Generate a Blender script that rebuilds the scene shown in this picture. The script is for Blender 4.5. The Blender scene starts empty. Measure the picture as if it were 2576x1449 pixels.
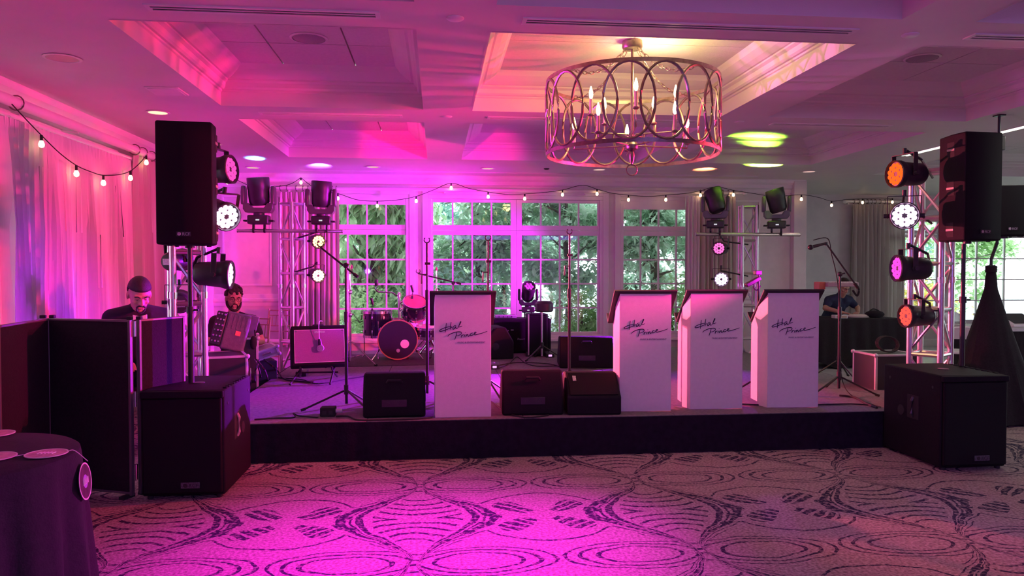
import bpy, bmesh, math, random
from mathutils import Vector, Matrix, Euler
random.seed(7)
R = math.radians
PI = math.pi
C = bpy.context.scene.collection
SC = bpy.context.scene

# ---------------------------------------------------------------- camera
F, CX, CY, EYE = 1870.0, 1288.0, 724.5, 1.5
cam_data = bpy.data.cameras.new('camera')
cam = bpy.data.objects.new('camera', cam_data)
C.objects.link(cam)
cam_data.sensor_width = 36.0
cam_data.lens = F / 2576.0 * 36.0
cam_data.clip_start = 0.05
cam_data.clip_end = 200
YAW, PITCH = math.atan(190 / 1870.6), math.atan(47.5 / 1870)
cam.location = (0, 0, EYE)
cam.rotation_euler = (PI / 2 - PITCH, 0, -YAW)
SC.camera = cam

# ---------------------------------------------------------------- sky, exposure
w = bpy.data.worlds.new('sky')
SC.world = w
w.use_nodes = True
bg = w.node_tree.nodes['Background']
bg.inputs[0].default_value = (0.80, 0.93, 1.0, 1)
bg.inputs[1].default_value = 5.4
SC.view_settings.view_transform = 'Standard'
SC.view_settings.look = 'None'
SC.view_settings.gamma = 1
SC.view_settings.use_curve_mapping = False
SC.view_settings.exposure = 0.0

def spot(name, loc, target, col, watts, angle, blend=0.5, size=0.06, parent=None):
    l = bpy.data.lights.new(name, 'SPOT')
    l.color = col
    l.energy = watts
    l.spot_size = R(angle)
    l.spot_blend = blend
    l.shadow_soft_size = size
    o = bpy.data.objects.new(name, l)
    C.objects.link(o)
    o.location = loc
    d = Vector(target) - Vector(loc)
    o.rotation_euler = d.to_track_quat('-Z', 'Y').to_euler()
    return o

def area(name, loc, target, col, watts, sx, sy):
    l = bpy.data.lights.new(name, 'AREA')
    l.shape = 'RECTANGLE'
    l.size, l.size_y = sx, sy
    l.color = col
    l.energy = watts
    o = bpy.data.objects.new(name, l)
    C.objects.link(o)
    o.location = loc
    d = Vector(target) - Vector(loc)
    o.rotation_euler = d.to_track_quat('-Z', 'Y').to_euler()
    return o

# the rest of the hall behind the camera: unseen fill lights added to raise the ambient level
area('hall_fill_area', (2.6, -2.0, 2.86), (2.6, -1.0, 0), (0.36, 0.24, 1.0), 260, 4.6, 2.0)
for x, cc, pw in ((-2.4, (1.0, .01, .30), 75), (0.6, (.7, .06, .8), 50), (3.6, (.75, .25, .9), 90), (6.6, (.8, .3, .8), 50)):
    spot('rear_fill_spot', (x, -3.2, 0.25), (x, -3.9, 3.0), cc, pw, 110, 0.8, 0.1)
spot('unseen_floor_spot', (-.05, 3.5, 2.88), (-.05, 3.75, 0), (1.0, 0.0, 0.92), 850, 68, 1.0, 0.12)  # unseen spot added above the frame to strengthen the magenta pool on the carpet

# ---------------------------------------------------------------- picture measuring: pixel of the 2576x1449 frame to a point at depth Y or height Z
fw = (math.sin(YAW) * math.cos(PITCH), math.cos(YAW) * math.cos(PITCH), -math.sin(PITCH))
rt = (math.cos(YAW), -math.sin(YAW), 0.0)
up = tuple(Vector(rt).cross(Vector(fw)))

def ray(px, py):
    a, b = (px - CX) / F, (CY - py) / F
    return [fw[i] + a * rt[i] + b * up[i] for i in range(3)]

def at(px, py, Y):
    d = ray(px, py); t = Y / d[1]
    return Vector((d[0] * t, Y, EYE + d[2] * t))

def atz(px, py, z):
    d = ray(px, py); t = (z - EYE) / d[2]
    return Vector((d[0] * t, d[1] * t, z))

# ---------------------------------------------------------------- materials
MATS = {}

def mat(name, col, rough=0.6, metal=0.0, var=0.08, scale=12.0, bump=0.0, bscale=60.0, spec=0.5, coat=0.0):
    if name in MATS: return MATS[name]
    m = bpy.data.materials.new(name)
    m.use_nodes = True
    nt = m.node_tree
    b = nt.nodes['Principled BSDF']
    b.inputs['Roughness'].default_value = rough
    b.inputs['Metallic'].default_value = metal
    b.inputs['Specular IOR Level'].default_value = spec
    b.inputs['Coat Weight'].default_value = coat
    tc = nt.nodes.new('ShaderNodeTexCoord')
    n = nt.nodes.new('ShaderNodeTexNoise')
    n.inputs['Scale'].default_value = scale
    n.inputs['Detail'].default_value = 4
    nt.links.new(tc.outputs['Object'], n.inputs['Vector'])
    r = nt.nodes.new('ShaderNodeValToRGB')
    r.color_ramp.elements[0].position = 0.3
    r.color_ramp.elements[1].position = 0.7
    r.color_ramp.elements[0].color = (*[max(0, c * (1 - var)) for c in col], 1)
    r.color_ramp.elements[1].color = (*[min(1, c * (1 + var)) for c in col], 1)
    nt.links.new(n.outputs['Fac'], r.inputs['Fac'])
    nt.links.new(r.outputs['Color'], b.inputs['Base Color'])
    if bump:
        n2 = nt.nodes.new('ShaderNodeTexNoise')
        n2.inputs['Scale'].default_value = bscale
        nt.links.new(tc.outputs['Object'], n2.inputs['Vector'])
        bp = nt.nodes.new('ShaderNodeBump')
        bp.inputs['Strength'].default_value = bump
        bp.inputs['Distance'].default_value = 0.01
        nt.links.new(n2.outputs['Fac'], bp.inputs['Height'])
        nt.links.new(bp.outputs['Normal'], b.inputs['Normal'])
    MATS[name] = m
    return m

def glow(name, col, strength):
    if name in MATS: return MATS[name]
    m = bpy.data.materials.new(name)
    m.use_nodes = True
    nt = m.node_tree
    nt.nodes.clear()
    e = nt.nodes.new('ShaderNodeEmission')
    e.inputs[0].default_value = (*col, 1)
    e.inputs[1].default_value = strength
    o = nt.nodes.new('ShaderNodeOutputMaterial')
    nt.links.new(e.outputs[0], o.inputs[0])
    MATS[name] = m
    return m

def thin_cloth(name, col, trans, rough=0.9):
    """fabric: diffuse mixed with translucent and, for a sheer weave, a see-through share"""
    m = bpy.data.materials.new(name)
    m.use_nodes = True
    nt = m.node_tree
    nt.nodes.clear()
    d = nt.nodes.new('ShaderNodeBsdfDiffuse'); t = nt.nodes.new('ShaderNodeBsdfTranslucent')
    tc = nt.nodes.new('ShaderNodeTexCoord'); n = nt.nodes.new('ShaderNodeTexNoise')
    mp = nt.nodes.new('ShaderNodeMapping'); mp.inputs['Scale'].default_value = (60, 60, 1.5)
    nt.links.new(tc.outputs['Object'], mp.inputs[0]); nt.links.new(mp.outputs[0], n.inputs['Vector'])
    r = nt.nodes.new('ShaderNodeValToRGB')
    r.color_ramp.elements[0].color = (*[c * .86 for c in col], 1)
    r.color_ramp.elements[1].color = (*col, 1)
    nt.links.new(n.outputs['Fac'], r.inputs[0])
    nt.links.new(r.outputs[0], d.inputs[0]); nt.links.new(r.outputs[0], t.inputs[0])
    mx = nt.nodes.new('ShaderNodeMixShader'); mx.inputs[0].default_value = trans
    nt.links.new(d.outputs[0], mx.inputs[1]); nt.links.new(t.outputs[0], mx.inputs[2])
    o = nt.nodes.new('ShaderNodeOutputMaterial')
    nt.links.new(mx.outputs[0], o.inputs[0])
    MATS[name] = m
    return m

def glass_mat():
    m = bpy.data.materials.new('window_glass')
    m.use_nodes = True
    nt = m.node_tree
    nt.nodes.clear()
    t = nt.nodes.new('ShaderNodeBsdfTransparent'); t.inputs[0].default_value = (.96, .98, .97, 1)
    g = nt.nodes.new('ShaderNodeBsdfGlossy'); g.inputs['Roughness'].default_value = 0.02
    fr = nt.nodes.new('ShaderNodeFresnel'); fr.inputs[0].default_value = 1.35
    mx = nt.nodes.new('ShaderNodeMixShader')
    nt.links.new(fr.outputs[0], mx.inputs[0]); nt.links.new(t.outputs[0], mx.inputs[1]); nt.links.new(g.outputs[0], mx.inputs[2])
    o = nt.nodes.new('ShaderNodeOutputMaterial'); nt.links.new(mx.outputs[0], o.inputs[0])
    MATS['glass'] = m
    return m

def carpet_mat():
    """taupe patterned carpet: rows of ogee medallions with nested leaf lines, ovals and star flowers"""
    m = bpy.data.materials.new('patterned_carpet')
    m.use_nodes = True
    nt = m.node_tree
    L = nt.links.new
    b = nt.nodes['Principled BSDF']
    b.inputs['Roughness'].default_value = 0.95
    b.inputs['Specular IOR Level'].default_value = 0.1
    def val(x):
        n = nt.nodes.new('ShaderNodeValue'); n.outputs[0].default_value = x; return n.outputs[0]
    def op(o, a, c=None, d=None):
        n = nt.nodes.new('ShaderNodeMath'); n.operation = o
        for i, s in enumerate((a, c, d)):
            if s is None: continue
            if isinstance(s, (int, float)): n.inputs[i].default_value = s
            else: L(s, n.inputs[i])
        return n.outputs[0]
    tc = nt.nodes.new('ShaderNodeTexCoord')
    wob = nt.nodes.new('ShaderNodeTexNoise'); wob.inputs['Scale'].default_value = 5.0; wob.inputs['Detail'].default_value = 3
    L(tc.outputs['Object'], wob.inputs['Vector'])
    wv = nt.nodes.new('ShaderNodeVectorMath'); wv.operation = 'MULTIPLY_ADD'
    L(wob.outputs['Color'], wv.inputs[0]); wv.inputs[1].default_value = (.07, .07, 0); L(tc.outputs['Object'], wv.inputs[2])
    sx = nt.nodes.new('ShaderNodeSeparateXYZ'); L(wv.outputs[0], sx.inputs[0])
    PX, PY = 1.52, 1.36
    u = op('SUBTRACT', op('FRACT', op('ADD', op('DIVIDE', sx.outputs[0], PX), 0.5 + .12 / PX - .024 + 20)), 0.5)
    v = op('SUBTRACT', op('FRACT', op('ADD', op('DIVIDE', sx.outputs[1], PY), 0.5 - 4.47 / PY - .026 + 20)), 0.5)
    au, av = op('ABSOLUTE', u), op('ABSOLUTE', v)
    def line(x, centre, wd):
        return op('LESS_THAN', op('ABSOLUTE', op('SUBTRACT', x, centre)), wd)
    def mx(a, c): return op('MAXIMUM', a, c)
    # ogee outline: half width pinched at v = +-0.5
    cs = op('ADD', op('MULTIPLY', op('COSINE', op('MULTIPLY', v, 2 * PI)), .5), .5)
    wd = op('ADD', op('MULTIPLY', op('POWER', cs, 1.15), .285), .016)
    g = op('DIVIDE', au, wd)
    lines = line(g, 1.0, .06)
    thick = op('MULTIPLY', line(g, 0.98, .13), op('GREATER_THAN', op('SINE', op('MULTIPLY', op('ADD', u, op('MULTIPLY', v, 2.0)), 24)), .45))
    lines = mx(lines, mx(thick, mx(line(g, 0.76, .05), mx(line(g, .88, .016), mx(op('MULTIPLY', line(g, 1.22, .03), op('LESS_THAN', cs, .72)), op('MULTIPLY', line(g, 1.5, .04), op('LESS_THAN', cs, .4)))))))
    # two families of nested leaf rings inside the ogee
    inside = op('LESS_THAN', g, 0.60)
    r1 = op('SQRT', op('ADD', op('POWER', op('DIVIDE', u, .26), 2.0), op('POWER', op('DIVIDE', op('SUBTRACT', av, .33), .26), 2.0)))
    rings = op('MULTIPLY', op('GREATER_THAN', op('SINE', op('MULTIPLY', r1, 25.0)), .66), op('GREATER_THAN', r1, .30))
    lines = mx(lines, op('MULTIPLY', inside, rings))
    # ovals between the pinch points
    e = op('SQRT', op('ADD', op('POWER', op('DIVIDE', op('SUBTRACT', au, .22), .165), 2.0), op('POWER', op('DIVIDE', op('SUBTRACT', av, .5), .085), 2.0)))
    ov = mx(line(e, 0.92, .05), mx(line(e, 1.28, .05), op('MULTIPLY', line(e, 1.6, .04), op('GREATER_THAN', g, 1.45))))
    lines = mx(lines, op('MULTIPLY', ov, op('GREATER_THAN', g, 1.25)))
    # star flower between the ogees
    fu, fv = op('SUBTRACT', au, .5), v
    rr = op('SQRT', op('ADD', op('POWER', op('MULTIPLY', fu, 1.1), 2.0), op('POWER', fv, 2.0)))
    ang = op('ARCTAN2', fv, fu)
    pet = op('MULTIPLY', op('COSINE', op('MULTIPLY', ang, 4.0)), op('SUBTRACT', .30, rr))
    star = op('MULTIPLY', op('MULTIPLY', op('LESS_THAN', pet, -.035), op('LESS_THAN', rr, .27)), op('GREATER_THAN', op('SINE', op('MULTIPLY', op('ADD', fu, fv), 100)), -.45))
    star = op('MULTIPLY', star, op('GREATER_THAN', rr, .07))
    lines = mx(lines, mx(star, op('MULTIPLY', line(rr, .315, .006), op('GREATER_THAN', g, 1.25))))
    # worn broken edge
    nz = nt.nodes.new('ShaderNodeTexNoise'); nz.inputs['Scale'].default_value = 38; nz.inputs['Detail'].default_value = 5
    L(tc.outputs['Object'], nz.inputs['Vector'])
    brk = nt.nodes.new('ShaderNodeMapRange'); brk.inputs[1].default_value = .38; brk.inputs[2].default_value = .52
    L(nz.outputs['Fac'], brk.inputs[0])
    fac = op('MULTIPLY', lines, op('ADD', op('MULTIPLY', brk.outputs[0], .7), .3))
    nb = nt.nodes.new('ShaderNodeTexNoise'); nb.inputs['Scale'].default_value = 60; nb.inputs['Detail'].default_value = 6
    L(tc.outputs['Object'], nb.inputs['Vector'])
    base = nt.nodes.new('ShaderNodeValToRGB')
    base.color_ramp.elements[0].position = .35; base.color_ramp.elements[1].position = .65
    base.color_ramp.elements[0].color = (.23, .17, .165, 1); base.color_ramp.elements[1].color = (.50, .40, .37, 1)
    L(nb.outputs['Fac'], base.inputs[0])
    mixc = nt.nodes.new('ShaderNodeMix'); mixc.data_type = 'RGBA'
    L(fac, mixc.inputs['Factor']); L(base.outputs[0], mixc.inputs['A']); mixc.inputs['B'].default_value = (.035, .025, .06, 1)
    L(mixc.outputs['Result'], b.inputs['Base Color'])
    bp = nt.nodes.new('ShaderNodeBump'); bp.inputs['Strength'].default_value = .5; bp.inputs['Distance'].default_value = .01
    L(nb.outputs['Fac'], bp.inputs['Height']); L(bp.outputs[0], b.inputs['Normal'])
    MATS['carpet'] = m
    return m

PAINT = mat('warm_white_paint', (.78, .74, .70), .55, var=.02, scale=4, bump=.12, bscale=140)
TILE = mat('ceiling_tile', (.76, .73, .69), .8, var=.04, scale=40, bump=.3, bscale=220)
TRIM = mat('white_trim_paint', (.83, .80, .77), .35, var=.02)
WALLPAPER = mat('pale_wall_paper', (.74, .70, .66), .6, var=.05, scale=7, bump=.1, bscale=90)
BLACKCAB = mat('black_textured_cabinet', (.010, .008, .012), .65, var=.2, scale=90, bump=.35, bscale=300, spec=.18)
GRILLE = mat('black_speaker_grille', (.006, .005, .008), .6, var=.5, scale=500, bump=.4, bscale=700, spec=.2)
BLACKMETAL = mat('black_painted_steel', (.035, .033, .036), .35, metal=.3, var=.15)
BLACKPLASTIC = mat('black_plastic', (.03, .028, .032), .4, var=.15)
RUBBER = mat('black_rubber', (.02, .02, .02), .8)
BLACKCLOTH = mat('black_cloth', (.012, .007, .012), .95, var=.3, scale=60, bump=.3, bscale=160)
SKIRT = mat('black_stage_skirt', (.016, .010, .022), .9, var=.25, scale=20, bump=.2, spec=.2)
ALU = mat('brushed_aluminium', (.72, .71, .70), .3, metal=.9, var=.06, scale=30)
CHROME = mat('chrome', (.85, .85, .86), .12, metal=1.0, var=.03)
NICKEL = mat('aged_silver_iron', (.27, .22, .19), .38, metal=.85, var=.25, scale=25)
WHITEBOARD = mat('white_laminate', (.76, .73, .74), .5, var=.03, scale=30, bump=.08, bscale=150)
INK = mat('dark_blue_ink', (.012, .010, .05), .6)
GREYINK = mat('grey_ink', (.15, .12, .19), .6)
DARKLACQ = mat('black_drum_lacquer', (.020, .014, .030), .15, var=.2, coat=.6)
HEADSKIN = mat('black_drum_head', (.022, .016, .034), .3)
HOOPWOOD = mat('amber_hoop', (.42, .24, .12), .4)
STAGECARPET = mat('grey_stage_carpet', (.17, .155, .165), .95, var=.25, scale=35, bump=.4, bscale=250)
RUG = mat('dark_drum_rug', (.05, .035, .04), .95, var=.4, scale=25, bump=.3)
PALEFLOOR = mat('pale_polished_floor', (.62, .62, .62), .22, var=.08, scale=5)
SKIN = mat('skin', (.55, .30, .21), .55, var=.06, scale=30)
HAIRM = mat('dark_brown_hair', (.025, .016, .012), .6, var=.3, scale=80, bump=.5, bscale=200)
SHIRT = mat('black_shirt', (.022, .020, .026), .85, var=.2, bump=.2, bscale=40)
NAVY = mat('navy_shirt', (.02, .024, .07), .85, var=.2, bump=.2, bscale=40)
BADGE = mat('silver_badge', (.55, .55, .56), .35, metal=.6, var=.5, scale=140)
CASEBLACK = mat('black_case_laminate', (.03, .028, .032), .5, var=.1)
GREYCLOTH = mat('grey_gear_cover', (.16, .16, .165), .85, var=.15, scale=25, bump=.3)
WOODGOLD = mat('light_chair_wood', (.44, .30, .21), .4, var=.1)
CUSHION = mat('ivory_cushion', (.72, .62, .55), .8)
WHITEPLASTIC = mat('white_resin', (.80, .76, .76), .45, var=.03)
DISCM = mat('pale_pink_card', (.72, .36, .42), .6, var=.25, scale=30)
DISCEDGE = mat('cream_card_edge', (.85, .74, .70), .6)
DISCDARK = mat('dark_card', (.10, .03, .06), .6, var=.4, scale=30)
LEAF = [mat('leaf_green_a', (.20, .42, .19), .45, var=.35, scale=1.6), mat('leaf_green_b', (.30, .50, .25), .45, var=.3, scale=1.6),
        mat('leaf_green_c', (.13, .28, .14), .5, var=.35, scale=1.6), mat('leaf_yellow', (.62, .56, .12), .5, var=.3, scale=1.6)]
BARK = mat('grey_bark', (.17, .14, .12), .9, var=.4, scale=14, bump=.6, bscale=30)
PAVING = mat('pale_paving', (.22, .23, .23), .8, var=.12, scale=3)
GRASS = mat('grass', (.16, .28, .09), .9, var=.3, scale=20)
CARPET = carpet_mat()
GLASS = glass_mat()
SHEER = thin_cloth('sheer_curtain', (.86, .80, .78), .008)
DRAPE = thin_cloth('heavy_drape', (.62, .55, .49), .12)
RED_LED = glow('led_red', (1, .10, .03), 9)
YOKERED = mat('dark_grey_yoke', (.11, .10, .11), .3, var=.1)

# ---------------------------------------------------------------- mesh helper
class MB:
    def __init__(s): s.v, s.f, s.M = [], [], None
    def add(s, vs, fs):
        b = len(s.v)
        for p in vs:
            p = Vector(p)
            if s.M is not None: p = s.M @ p
            s.v.append(tuple(p))
        s.f += [tuple(b + i for i in f) for f in fs]
        return s
    def bx(s, x0, x1, y0, y1, z0, z1):
        return s.add([(x0, y0, z0), (x1, y0, z0), (x1, y1, z0), (x0, y1, z0), (x0, y0, z1), (x1, y0, z1), (x1, y1, z1), (x0, y1, z1)],
                     [(0, 3, 2, 1), (4, 5, 6, 7), (0, 1, 5, 4), (1, 2, 6, 5), (2, 3, 7, 6), (3, 0, 4, 7)])
    def prism(s, poly, a, b, ax='z'):
        """poly of 2D points extruded from a to b along ax (x: poly=(y,z), y: poly=(x,z), z: poly=(x,y))"""
        def m(p, t):
            return {'x': (t, p[0], p[1]), 'y': (p[0], t, p[1]), 'z': (p[0], p[1], t)}[ax]
        n = len(poly)
        vs = [m(p, a) for p in poly] + [m(p, b) for p in poly]
        return s.add(vs, [tuple(range(n - 1, -1, -1)), tuple(range(n, 2 * n))] + [(i, (i + 1) % n, n + (i + 1) % n, n + i) for i in range(n)])
    def frame(s, d):
        d = Vector(d).normalized()
        u = d.cross(Vector((0, 0, 1)))
        if u.length < 1e-4: u = Vector((1, 0, 0))
        u.normalize()
        return u, d.cross(u).normalized()
    def cyl(s, p0, p1, r0, r1=None, n=12):
        r1 = r0 if r1 is None else r1
        p0, p1 = Vector(p0), Vector(p1)
        u, v = s.frame(p1 - p0)
        vs = []
        for p, r in ((p0, r0), (p1, r1)):
            vs += [p + (u * math.cos(2 * PI * i / n) + v * math.sin(2 * PI * i / n)) * r for i in range(n)]
        return s.add(vs, [(i, (i + 1) % n, n + (i + 1) % n, n + i) for i in range(n)] + [tuple(range(n - 1, -1, -1)), tuple(range(n, 2 * n))])
    def tube(s, pts, r, n=6, closed=False):
        pts = [Vector(p) for p in pts]
        k = len(pts)
        vs = []
        for i, p in enumerate(pts):
            if closed: d = pts[(i + 1) % k] - pts[i - 1]
            else: d = pts[min(i + 1, k - 1)] - pts[max(i - 1, 0)]
            if d.length < 1e-7: d = Vector((0, 0, 1))
            u, v = s.frame(d)
            rr = r[i] if isinstance(r, (list, tuple)) else r
            vs += [p + (u * math.cos(2 * PI * j / n) + v * math.sin(2 * PI * j / n)) * rr for j in range(n)]
        fs = []
        for i in range(k if closed else k - 1):
            a, b = i * n, ((i + 1) % k) * n
            fs += [(a + j, a + (j + 1) % n, b + (j + 1) % n, b + j) for j in range(n)]
        if not closed: fs += [tuple(range(n - 1, -1, -1)), tuple(range((k - 1) * n, k * n))]
        return s.add(vs, fs)
    def lathe(s, prof, n=20, o=(0, 0, 0), ax='z', cap=True):
        """prof: list of (radius, height) turned about an axis through o"""
        vs = []
        for r, h in prof:
            for i in range(n):
                c, d = r * math.cos(2 * PI * i / n), r * math.sin(2 * PI * i / n)
                p = {'z': (c, d, h), 'y': (c, h, d), 'x': (h, c, d)}[ax]
                vs.append(Vector(p) + Vector(o))
        k = len(prof)
        fs = []
        for a in range(k - 1):
            fs += [(a * n + i, a * n + (i + 1) % n, (a + 1) * n + (i + 1) % n, (a + 1) * n + i) for i in range(n)]
        if cap: fs += [tuple(range(n - 1, -1, -1)), tuple(range((k - 1) * n, k * n))]
        return s.add(vs, fs)
    def sph(s, c, r, n=12, m=8):
        r = (r, r, r) if isinstance(r, (int, float)) else r
        vs = [(c[0], c[1], c[2] - r[2])]
        for j in range(1, m):
            t = PI * j / m
            vs += [(c[0] + r[0] * math.sin(t) * math.cos(2 * PI * i / n), c[1] + r[1] * math.sin(t) * math.sin(2 * PI * i / n), c[2] - r[2] * math.cos(t)) for i in range(n)]
        vs.append((c[0], c[1], c[2] + r[2]))
        fs = [(0, 1 + (i + 1) % n, 1 + i) for i in range(n)]
        for j in range(m - 2):
            a, b = 1 + j * n, 1 + (j + 1) * n
            fs += [(a + i, a + (i + 1) % n, b + (i + 1) % n, b + i) for i in range(n)]
        a = 1 + (m - 2) * n
        fs += [(a + i, a + (i + 1) % n, len(vs) - 1) for i in range(n)]
        return s.add(vs, fs)
    def limb(s, p0, r0, p1, r1):
        s.cyl(p0, p1, r0, r1, 14); s.sph(p0, r0, 14, 10); s.sph(p1, r1, 14, 10)
        return s
    def mesh(s, name):
        me = bpy.data.meshes.new(name)
        me.from_pydata(s.v, [], s.f)
        bm = bmesh.new(); bm.from_mesh(me)
        bmesh.ops.recalc_face_normals(bm, faces=bm.faces)
        bm.to_mesh(me); bm.free()
        return me
    def build(s, name, m, parent=None, bevel=0, smooth=True, loc=None, seg=2):
        return obj(name, s.mesh(name), m, parent, bevel, smooth, loc, seg)

def obj(name, me, m, parent=None, bevel=0, smooth=True, loc=None, seg=2):
    if m is not None and not me.materials: me.materials.append(m)
    if smooth and len(me.polygons):
        me.polygons.foreach_set('use_smooth', [True] * len(me.polygons))
        me.set_sharp_from_angle(angle=R(38))
    o = bpy.data.objects.new(name, me)
    C.objects.link(o)
    if parent is not None: o.parent = parent
    if loc is not None: o.location = loc
    if bevel:
        b = o.modifiers.new('bevel', 'BEVEL'); b.width = bevel; b.segments = seg; b.limit_method = 'ANGLE'; b.angle_limit = R(40)
    return o

def tag(o, label, cat, group=None):
    o['label'] = label; o['category'] = cat
    if group: o['group'] = group
    return o

def thing(name, label, cat, loc=(0, 0, 0), rotz=0, group=None):
    o = bpy.data.objects.new(name, None)
    o.empty_display_size = .05
    C.objects.link(o)
    o.location = loc
    o.rotation_euler = (0, 0, rotz)
    return tag(o, label, cat, group)

def struct(name, loc=(0, 0, 0), rotz=0):
    o = bpy.data.objects.new(name, None)
    C.objects.link(o); o.location = loc; o.rotation_euler = (0, 0, rotz)
    o['kind'] = 'structure'
    return o

def smesh(name, mb, m, parent=None, bevel=0, smooth=False):
    o = mb.build(name, m, parent, bevel, smooth)
    if parent is None: o['kind'] = 'structure'
    return o

def dup(root, loc, rotz=None, label=None):
    def cp(o, par):
        c = o.copy(); C.objects.link(c)
        if par is not None: c.parent = par
        for ch in o.children: cp(ch, c)
        return c
    r = cp(root, None)
    r.location = loc
    if rotz is not None: r.rotation_euler = (0, 0, rotz)
    if label: r['label'] = label
    return r

def sag(a, b, drop, n=10):
    a, b = Vector(a), Vector(b)
    return [a.lerp(b, t / n) - Vector((0, 0, drop * 4 * (t / n) * (1 - t / n))) for t in range(n + 1)]

def smooth_pts(pts, n=6):
    """Catmull-Rom through pts"""
    P = [Vector(p) for p in pts]
    out = []
    for i in range(len(P) - 1):
        p0, p1, p2, p3 = P[max(i - 1, 0)], P[i], P[i + 1], P[min(i + 2, len(P) - 1)]
        for k in range(n):
            t = k / n
            out.append(.5 * ((2 * p1) + (p2 - p0) * t + (2 * p0 - 5 * p1 + 4 * p2 - p3) * t * t + (3 * p1 - p0 - 3 * p2 + p3) * t ** 3))
    out.append(P[-1])
    return out

def text_part(name, s, size, m, parent, loc, rot=(PI / 2, 0, 0), depth=.002, ital=0.0, align='CENTER'):
    cu = bpy.data.curves.new('lettering', 'FONT')
    cu.body = s; cu.size = size; cu.extrude = depth / 2; cu.align_x = align; cu.shear = ital
    t = bpy.data.objects.new('lettering', cu)
    C.objects.link(t)
    bpy.context.view_layer.update()
    me = bpy.data.meshes.new_from_object(t.evaluated_get(bpy.context.evaluated_depsgraph_get()))
    bpy.data.objects.remove(t)
    me.materials.clear()
    o = obj(name, me, m, parent, smooth=False)
    o.location = loc; o.rotation_euler = rot
    return o

# ================================================================ THE ROOM
SOF, COF = 2.92, 3.23                     # soffit and coffer ceiling heights
XL, XR, YB, WY, AY = -3.3, 12.0, -4.0, 11.45, 13.5
STEP_X = 5.85                             # the main far wall ends here, the annex goes on behind

floor = smesh('floor', MB().bx(XL - .2, XR + .2, YB - .2, AY + .2, -.12, 0), CARPET)
smesh('floor_annex', MB().bx(4.75, XR, 8.35, AY, 0, .012), PALEFLOOR, floor)

# ceiling with coffers
XC = [(-1.86, -.11), (.32, 2.64), (3.08, 5.07)]
YC = [(1.75, 4.02), (4.48, 6.71), (7.28, 9.69)]
ANX = [(6.5, 9.6)]
ANY = [(3.4, 6.71), (7.28, 10.6)]
def holes_grid(mb, xs, ys, holes, z0, z1):
    for i in range(len(xs) - 1):
        for j in range(len(ys) - 1):
            cx, cy = (xs[i] + xs[i + 1]) / 2, (ys[j] + ys[j + 1]) / 2
            if any(h[0] < cx < h[1] and h[2] < cy < h[3] for h in holes): continue
            mb.bx(xs[i], xs[i + 1], ys[j], ys[j + 1], z0, z1)
holes = [(x0, x1, y0, y1) for x0, x1 in XC for y0, y1 in YC] + [(x0, x1, y0, y1) for x0, x1 in ANX for y0, y1 in ANY]
xs = sorted({XL - .2, XR + .2} | {h[0] for h in holes} | {h[1] for h in holes})
ys = sorted({YB - .2, AY + .2} | {h[2] for h in holes} | {h[3] for h in holes})
mb = MB(); holes_grid(mb, xs, ys, holes, SOF, 3.6)
ceiling = smesh('ceiling', mb, PAINT)
PROF = [(-.01, -.0015), (.004, -.0015), (.004, .115), (.018, .12), (.018, .135), (.04, .135), (.055, .15), (.06, .185), (.085, .20), (.085, .213), (.105, .213), (.15, .235), (.20, .27), (.215, .29), (.235, .31)]
def ring(x0, x1, y0, y1):
    mb = MB()
    vs, fs = [], []
    for d, h in PROF:
        vs += [(x0 + d, y0 + d, SOF + h), (x1 - d, y0 + d, SOF + h), (x1 - d, y1 - d, SOF + h), (x0 + d, y1 - d, SOF + h)]
    for k in range(len(PROF) - 1):
        fs += [(4 * k + i, 4 * k + (i + 1) % 4, 4 * k + 4 + (i + 1) % 4, 4 * k + 4 + i) for i in range(4)]
    mb.add(vs, fs)
    return mb
panel_cache = {}
for k, (x0, x1, y0, y1) in enumerate(holes):
    me = bpy.data.meshes.new('coffer_moulding')
    r = ring(x0, x1, y0, y1)
    me.from_pydata(r.v, [], r.f)
    obj('coffer_moulding', me, PAINT, ceiling, smooth=False)
    ix0, ix1, iy0, iy1 = x0 + .2, x1 - .2, y0 + .2, y1 - .2
    smesh('coffer_backing', MB().bx(ix0 - .1, ix1 + .1, iy0 - .1, iy1 + .1, COF + .03, COF + .08), PAINT, ceiling)
    big = (abs(x0 - .32) < .01)
    px = [ix0, (ix0 + ix1) / 2, ix1] if big else sorted([ix0, ix1] + [t for t in [ix0 + .38 + .6 * i for i in range(8)] if t < ix1 - .15])
    py = [iy0, iy0 + .95, iy1] if big else sorted([iy0, iy1] + [t for t in [iy1 - .62 - .6 * i for i in range(8)] if t > iy0 + .15])
    for i in range(len(px) - 1):
        for j in range(len(py) - 1):
            g = .003 if big else .006
            MB().bx(px[i] + g, px[i + 1] - g, py[j] + g, py[j + 1] - g, COF + .0, COF + .03).build('ceiling_panel', TILE, ceiling, smooth=False)

# walls with openings
def wall(name, x0, x1, y0, y1, openings, axis):
    """axis x: wall runs along x between y0..y1; openings = (a0, a1, z0, z1)"""
    mb = MB()
    a0, a1 = (x0, x1) if axis == 'x' else (y0, y1)
    aa = sorted({a0, a1} | {o[0] for o in openings} | {o[1] for o in openings})
    zz = sorted({0, 3.3} | {o[2] for o in openings} | {o[3] for o in openings})
    for i in range(len(aa) - 1):
        for j in range(len(zz) - 1):
            ca, cz = (aa[i] + aa[i + 1]) / 2, (zz[j] + zz[j + 1]) / 2
            if any(o[0] < ca < o[1] and o[2] < cz < o[3] for o in openings): continue
            if axis == 'x': mb.bx(aa[i], aa[i + 1], y0, y1, zz[j], zz[j + 1])
            else: mb.bx(x0, x1, aa[i], aa[i + 1], zz[j], zz[j + 1])
    return smesh(name, mb, WALLPAPER)

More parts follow.
